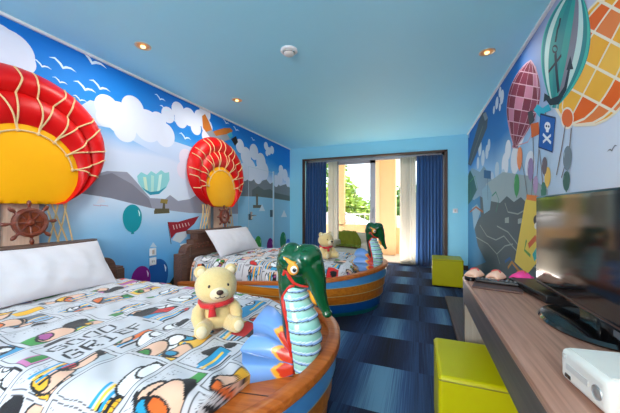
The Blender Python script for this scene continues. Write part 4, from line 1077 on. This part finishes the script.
# wooden tray and remote
ty = thing('leather_folder', 'brown folder lying on the desk under the remote control', 'folder', (.375, 1.715, .75), math.radians(-14))
MB().box((-.105, -.075, 0), (.105, .075, .012)).build('cover', wood('brown_leather', (66, 44, 40), (86, 60, 54), 'X', rough=.45), ty, bevel=.003)
MB().box((-.10, -.07, .002), (.1065, .07, .009)).build('pages', mat('page_edges', (150, 140, 130), .8), ty, smooth=False)
rc = thing('remote_control', 'black remote control lying on the brown folder', 'remote control', (.385, 1.755, .7625), math.radians(-14))
MB().box((-.10, -.022, 0), (.10, .022, .018)).build('body', mat('remote_black', (24, 24, 26), .35), rc, bevel=.006, seg=3)
for i in range(10):
    for j in range(3):
        MB().lathe([(.0045, .017), (.0045, .0205), (0, .021)], (-.085+i*.018, -.012+j*.012, 0), 10).build('button', mat('button_red', (186, 44, 40), .5) if (i == 5 and j != 1) else mat('button_grey', (120, 122, 126), .5), rc, smooth=False)
# slippers
M_terry = mat('peach_terry', (240, 194, 168), .95, var=.08, scale=60, bump=.8, bscale=240)
def slipper(label, loc, rz, colr=None, parent=None, src=None):
    t = thing('slipper', label, 'slipper', loc, rz, group='slippers on the desk'); t.scale = (.72, .80, .80)
    ol = [(.115*math.cos(a), (.054+.006*math.cos(a))*math.sin(a)) for a in [2*PI*i/32 for i in range(32)]]
    MB().prism(ol, lambda p, q: (p[0], p[1], q), 0, .028).build('sole', M_black, t, bevel=.006)
    MB().prism([(x*.93, y*.9) for x, y in ol], lambda p, q: (p[0], p[1], q), .028, .034).build('insole', colr or M_terry, t, bevel=.003)
    rows = []
    for i in range(17):
        a = PI*i/16; rows.append([(x, .048*math.cos(a)*(1-.25*max(0, (x-.05)/.05)), .03+h*math.sin(a)) for x, h in ((-.03, .036), (-.02, .044), (.02, .042), (.06, .034), (.09, .016))])
    u = MB().grid(rows).build('upper', colr or M_terry, t); u.modifiers.new('thick', 'SOLIDIFY').thickness = .008
    for s in (-1, 1):
        MB().tube([(-.015, s*.004, .078), (.0, s*.022, .074), (.015, s*.03, .066), (.0, s*.012, .077), (-.015, s*.004, .078)], .0035, 6).build('bow', mat('coral_ribbon', (214, 84, 80), .6), t)
    return t
slipper('peach slipper with coral bow at the far left corner of the desk', (.305, 1.885, .75), math.radians(-125))
slipper('peach slipper with coral bow, second from the desk corner', (.408, 1.868, .75), math.radians(-125))
slipper('bright pink slipper beside the mural, rightmost on the desk', (.535, 1.892, .75), math.radians(-140), mat('hot_pink_terry', (236, 70, 150), .9, var=.08, scale=60, bump=.6))
# white game console
M_con = mat('white_console_plastic', (212, 210, 202), .35, var=.02)
M_con2 = mat('grey_console_plastic', (190, 190, 186), .35)
gc = thing('game_console', 'white game console lying flat at the near end of the desk', 'game console', (.449, .788, .75), math.radians(7))
MB().box((-.128, -.075, .006), (.128, .075, .078)).build('case', M_con, gc, bevel=.014, seg=4)
MB().box((-.1295, -.022, .036), (-.127, .05, .050)).build('disc_tray', M_con2, gc, smooth=False, bevel=.001)
MB().box((-.1295, .034, .018), (-.127, .052, .026)).build('port', M_black, gc, smooth=False)
MB().box((-.115, -.062, .0782), (.118, .062, .0795)).build('top_panel', mat('console_top', (216, 214, 206), .4), gc, smooth=False)
MB().lathe([(.0, -.1285), (.007, -.129), (.008, -.1283), (.0125, -.1283), (.0135, -.1295), (.015, -.127)], (0, -.046, .040), 28, axis='X').build('power_button', mat('silver_ring', (160, 160, 158), .3, .5), gc)
MB().lathe([(.004, -.1295), (.006, -.1295), (.006, -.126)], (0, .056, .062), 16, axis='X').build('eject_button', M_con2, gc)
for sx in (-1, 1):
    for sy in (-1, 1): MB().lathe([(0, 0), (.01, 0), (.01, .008)], (sx*.1, sy*.055, 0), 10).build('foot', M_black, gc)
# cable behind the stand
P = [(.76+.03*math.sin(i*.5), .95+.06*i, .756+.006*abs(math.sin(i*.9))) for i in range(10)]
tag(MB().tube(P, .004, 6).build('power_cable', M_black), 'black cable on the desk behind the television', 'cable')
# switch plates
def plate(name, label, loc, axis, rocker):
    t = thing(name, label, 'switch' if rocker else 'socket', loc, 0 if axis == 'X' else -PI/2)
    MB().box((0, -.043, -.043), (.009, .043, .043)).build('plate', M_white, t, bevel=.003)
    if rocker: MB().box((.008, -.016, -.024), (.013, .016, .024)).build('rocker', mat('warm_grey_plastic', (196, 180, 170), .5), t, bevel=.002)
    else:
        for s in (-1, 1): MB().box((.0085, s*.012-.003, -.012), (.0097, s*.012+.003, .012)).build('slot', mat('dark_slot', (60, 66, 70), .6), t, smooth=False)
    return t
plate('light_switch', 'white switch plate on the sky mural between the two beds', (XL+.003, 2.415, .668), 'X', True)
plate('wall_socket', 'white socket plate below the switch between the two beds', (XL+.003, 2.415, .56), 'X', False)
plate('light_switch', 'white switch plate on the pale blue wall right of the window', (.655, YB-.001, 1.135), 'Y', True)
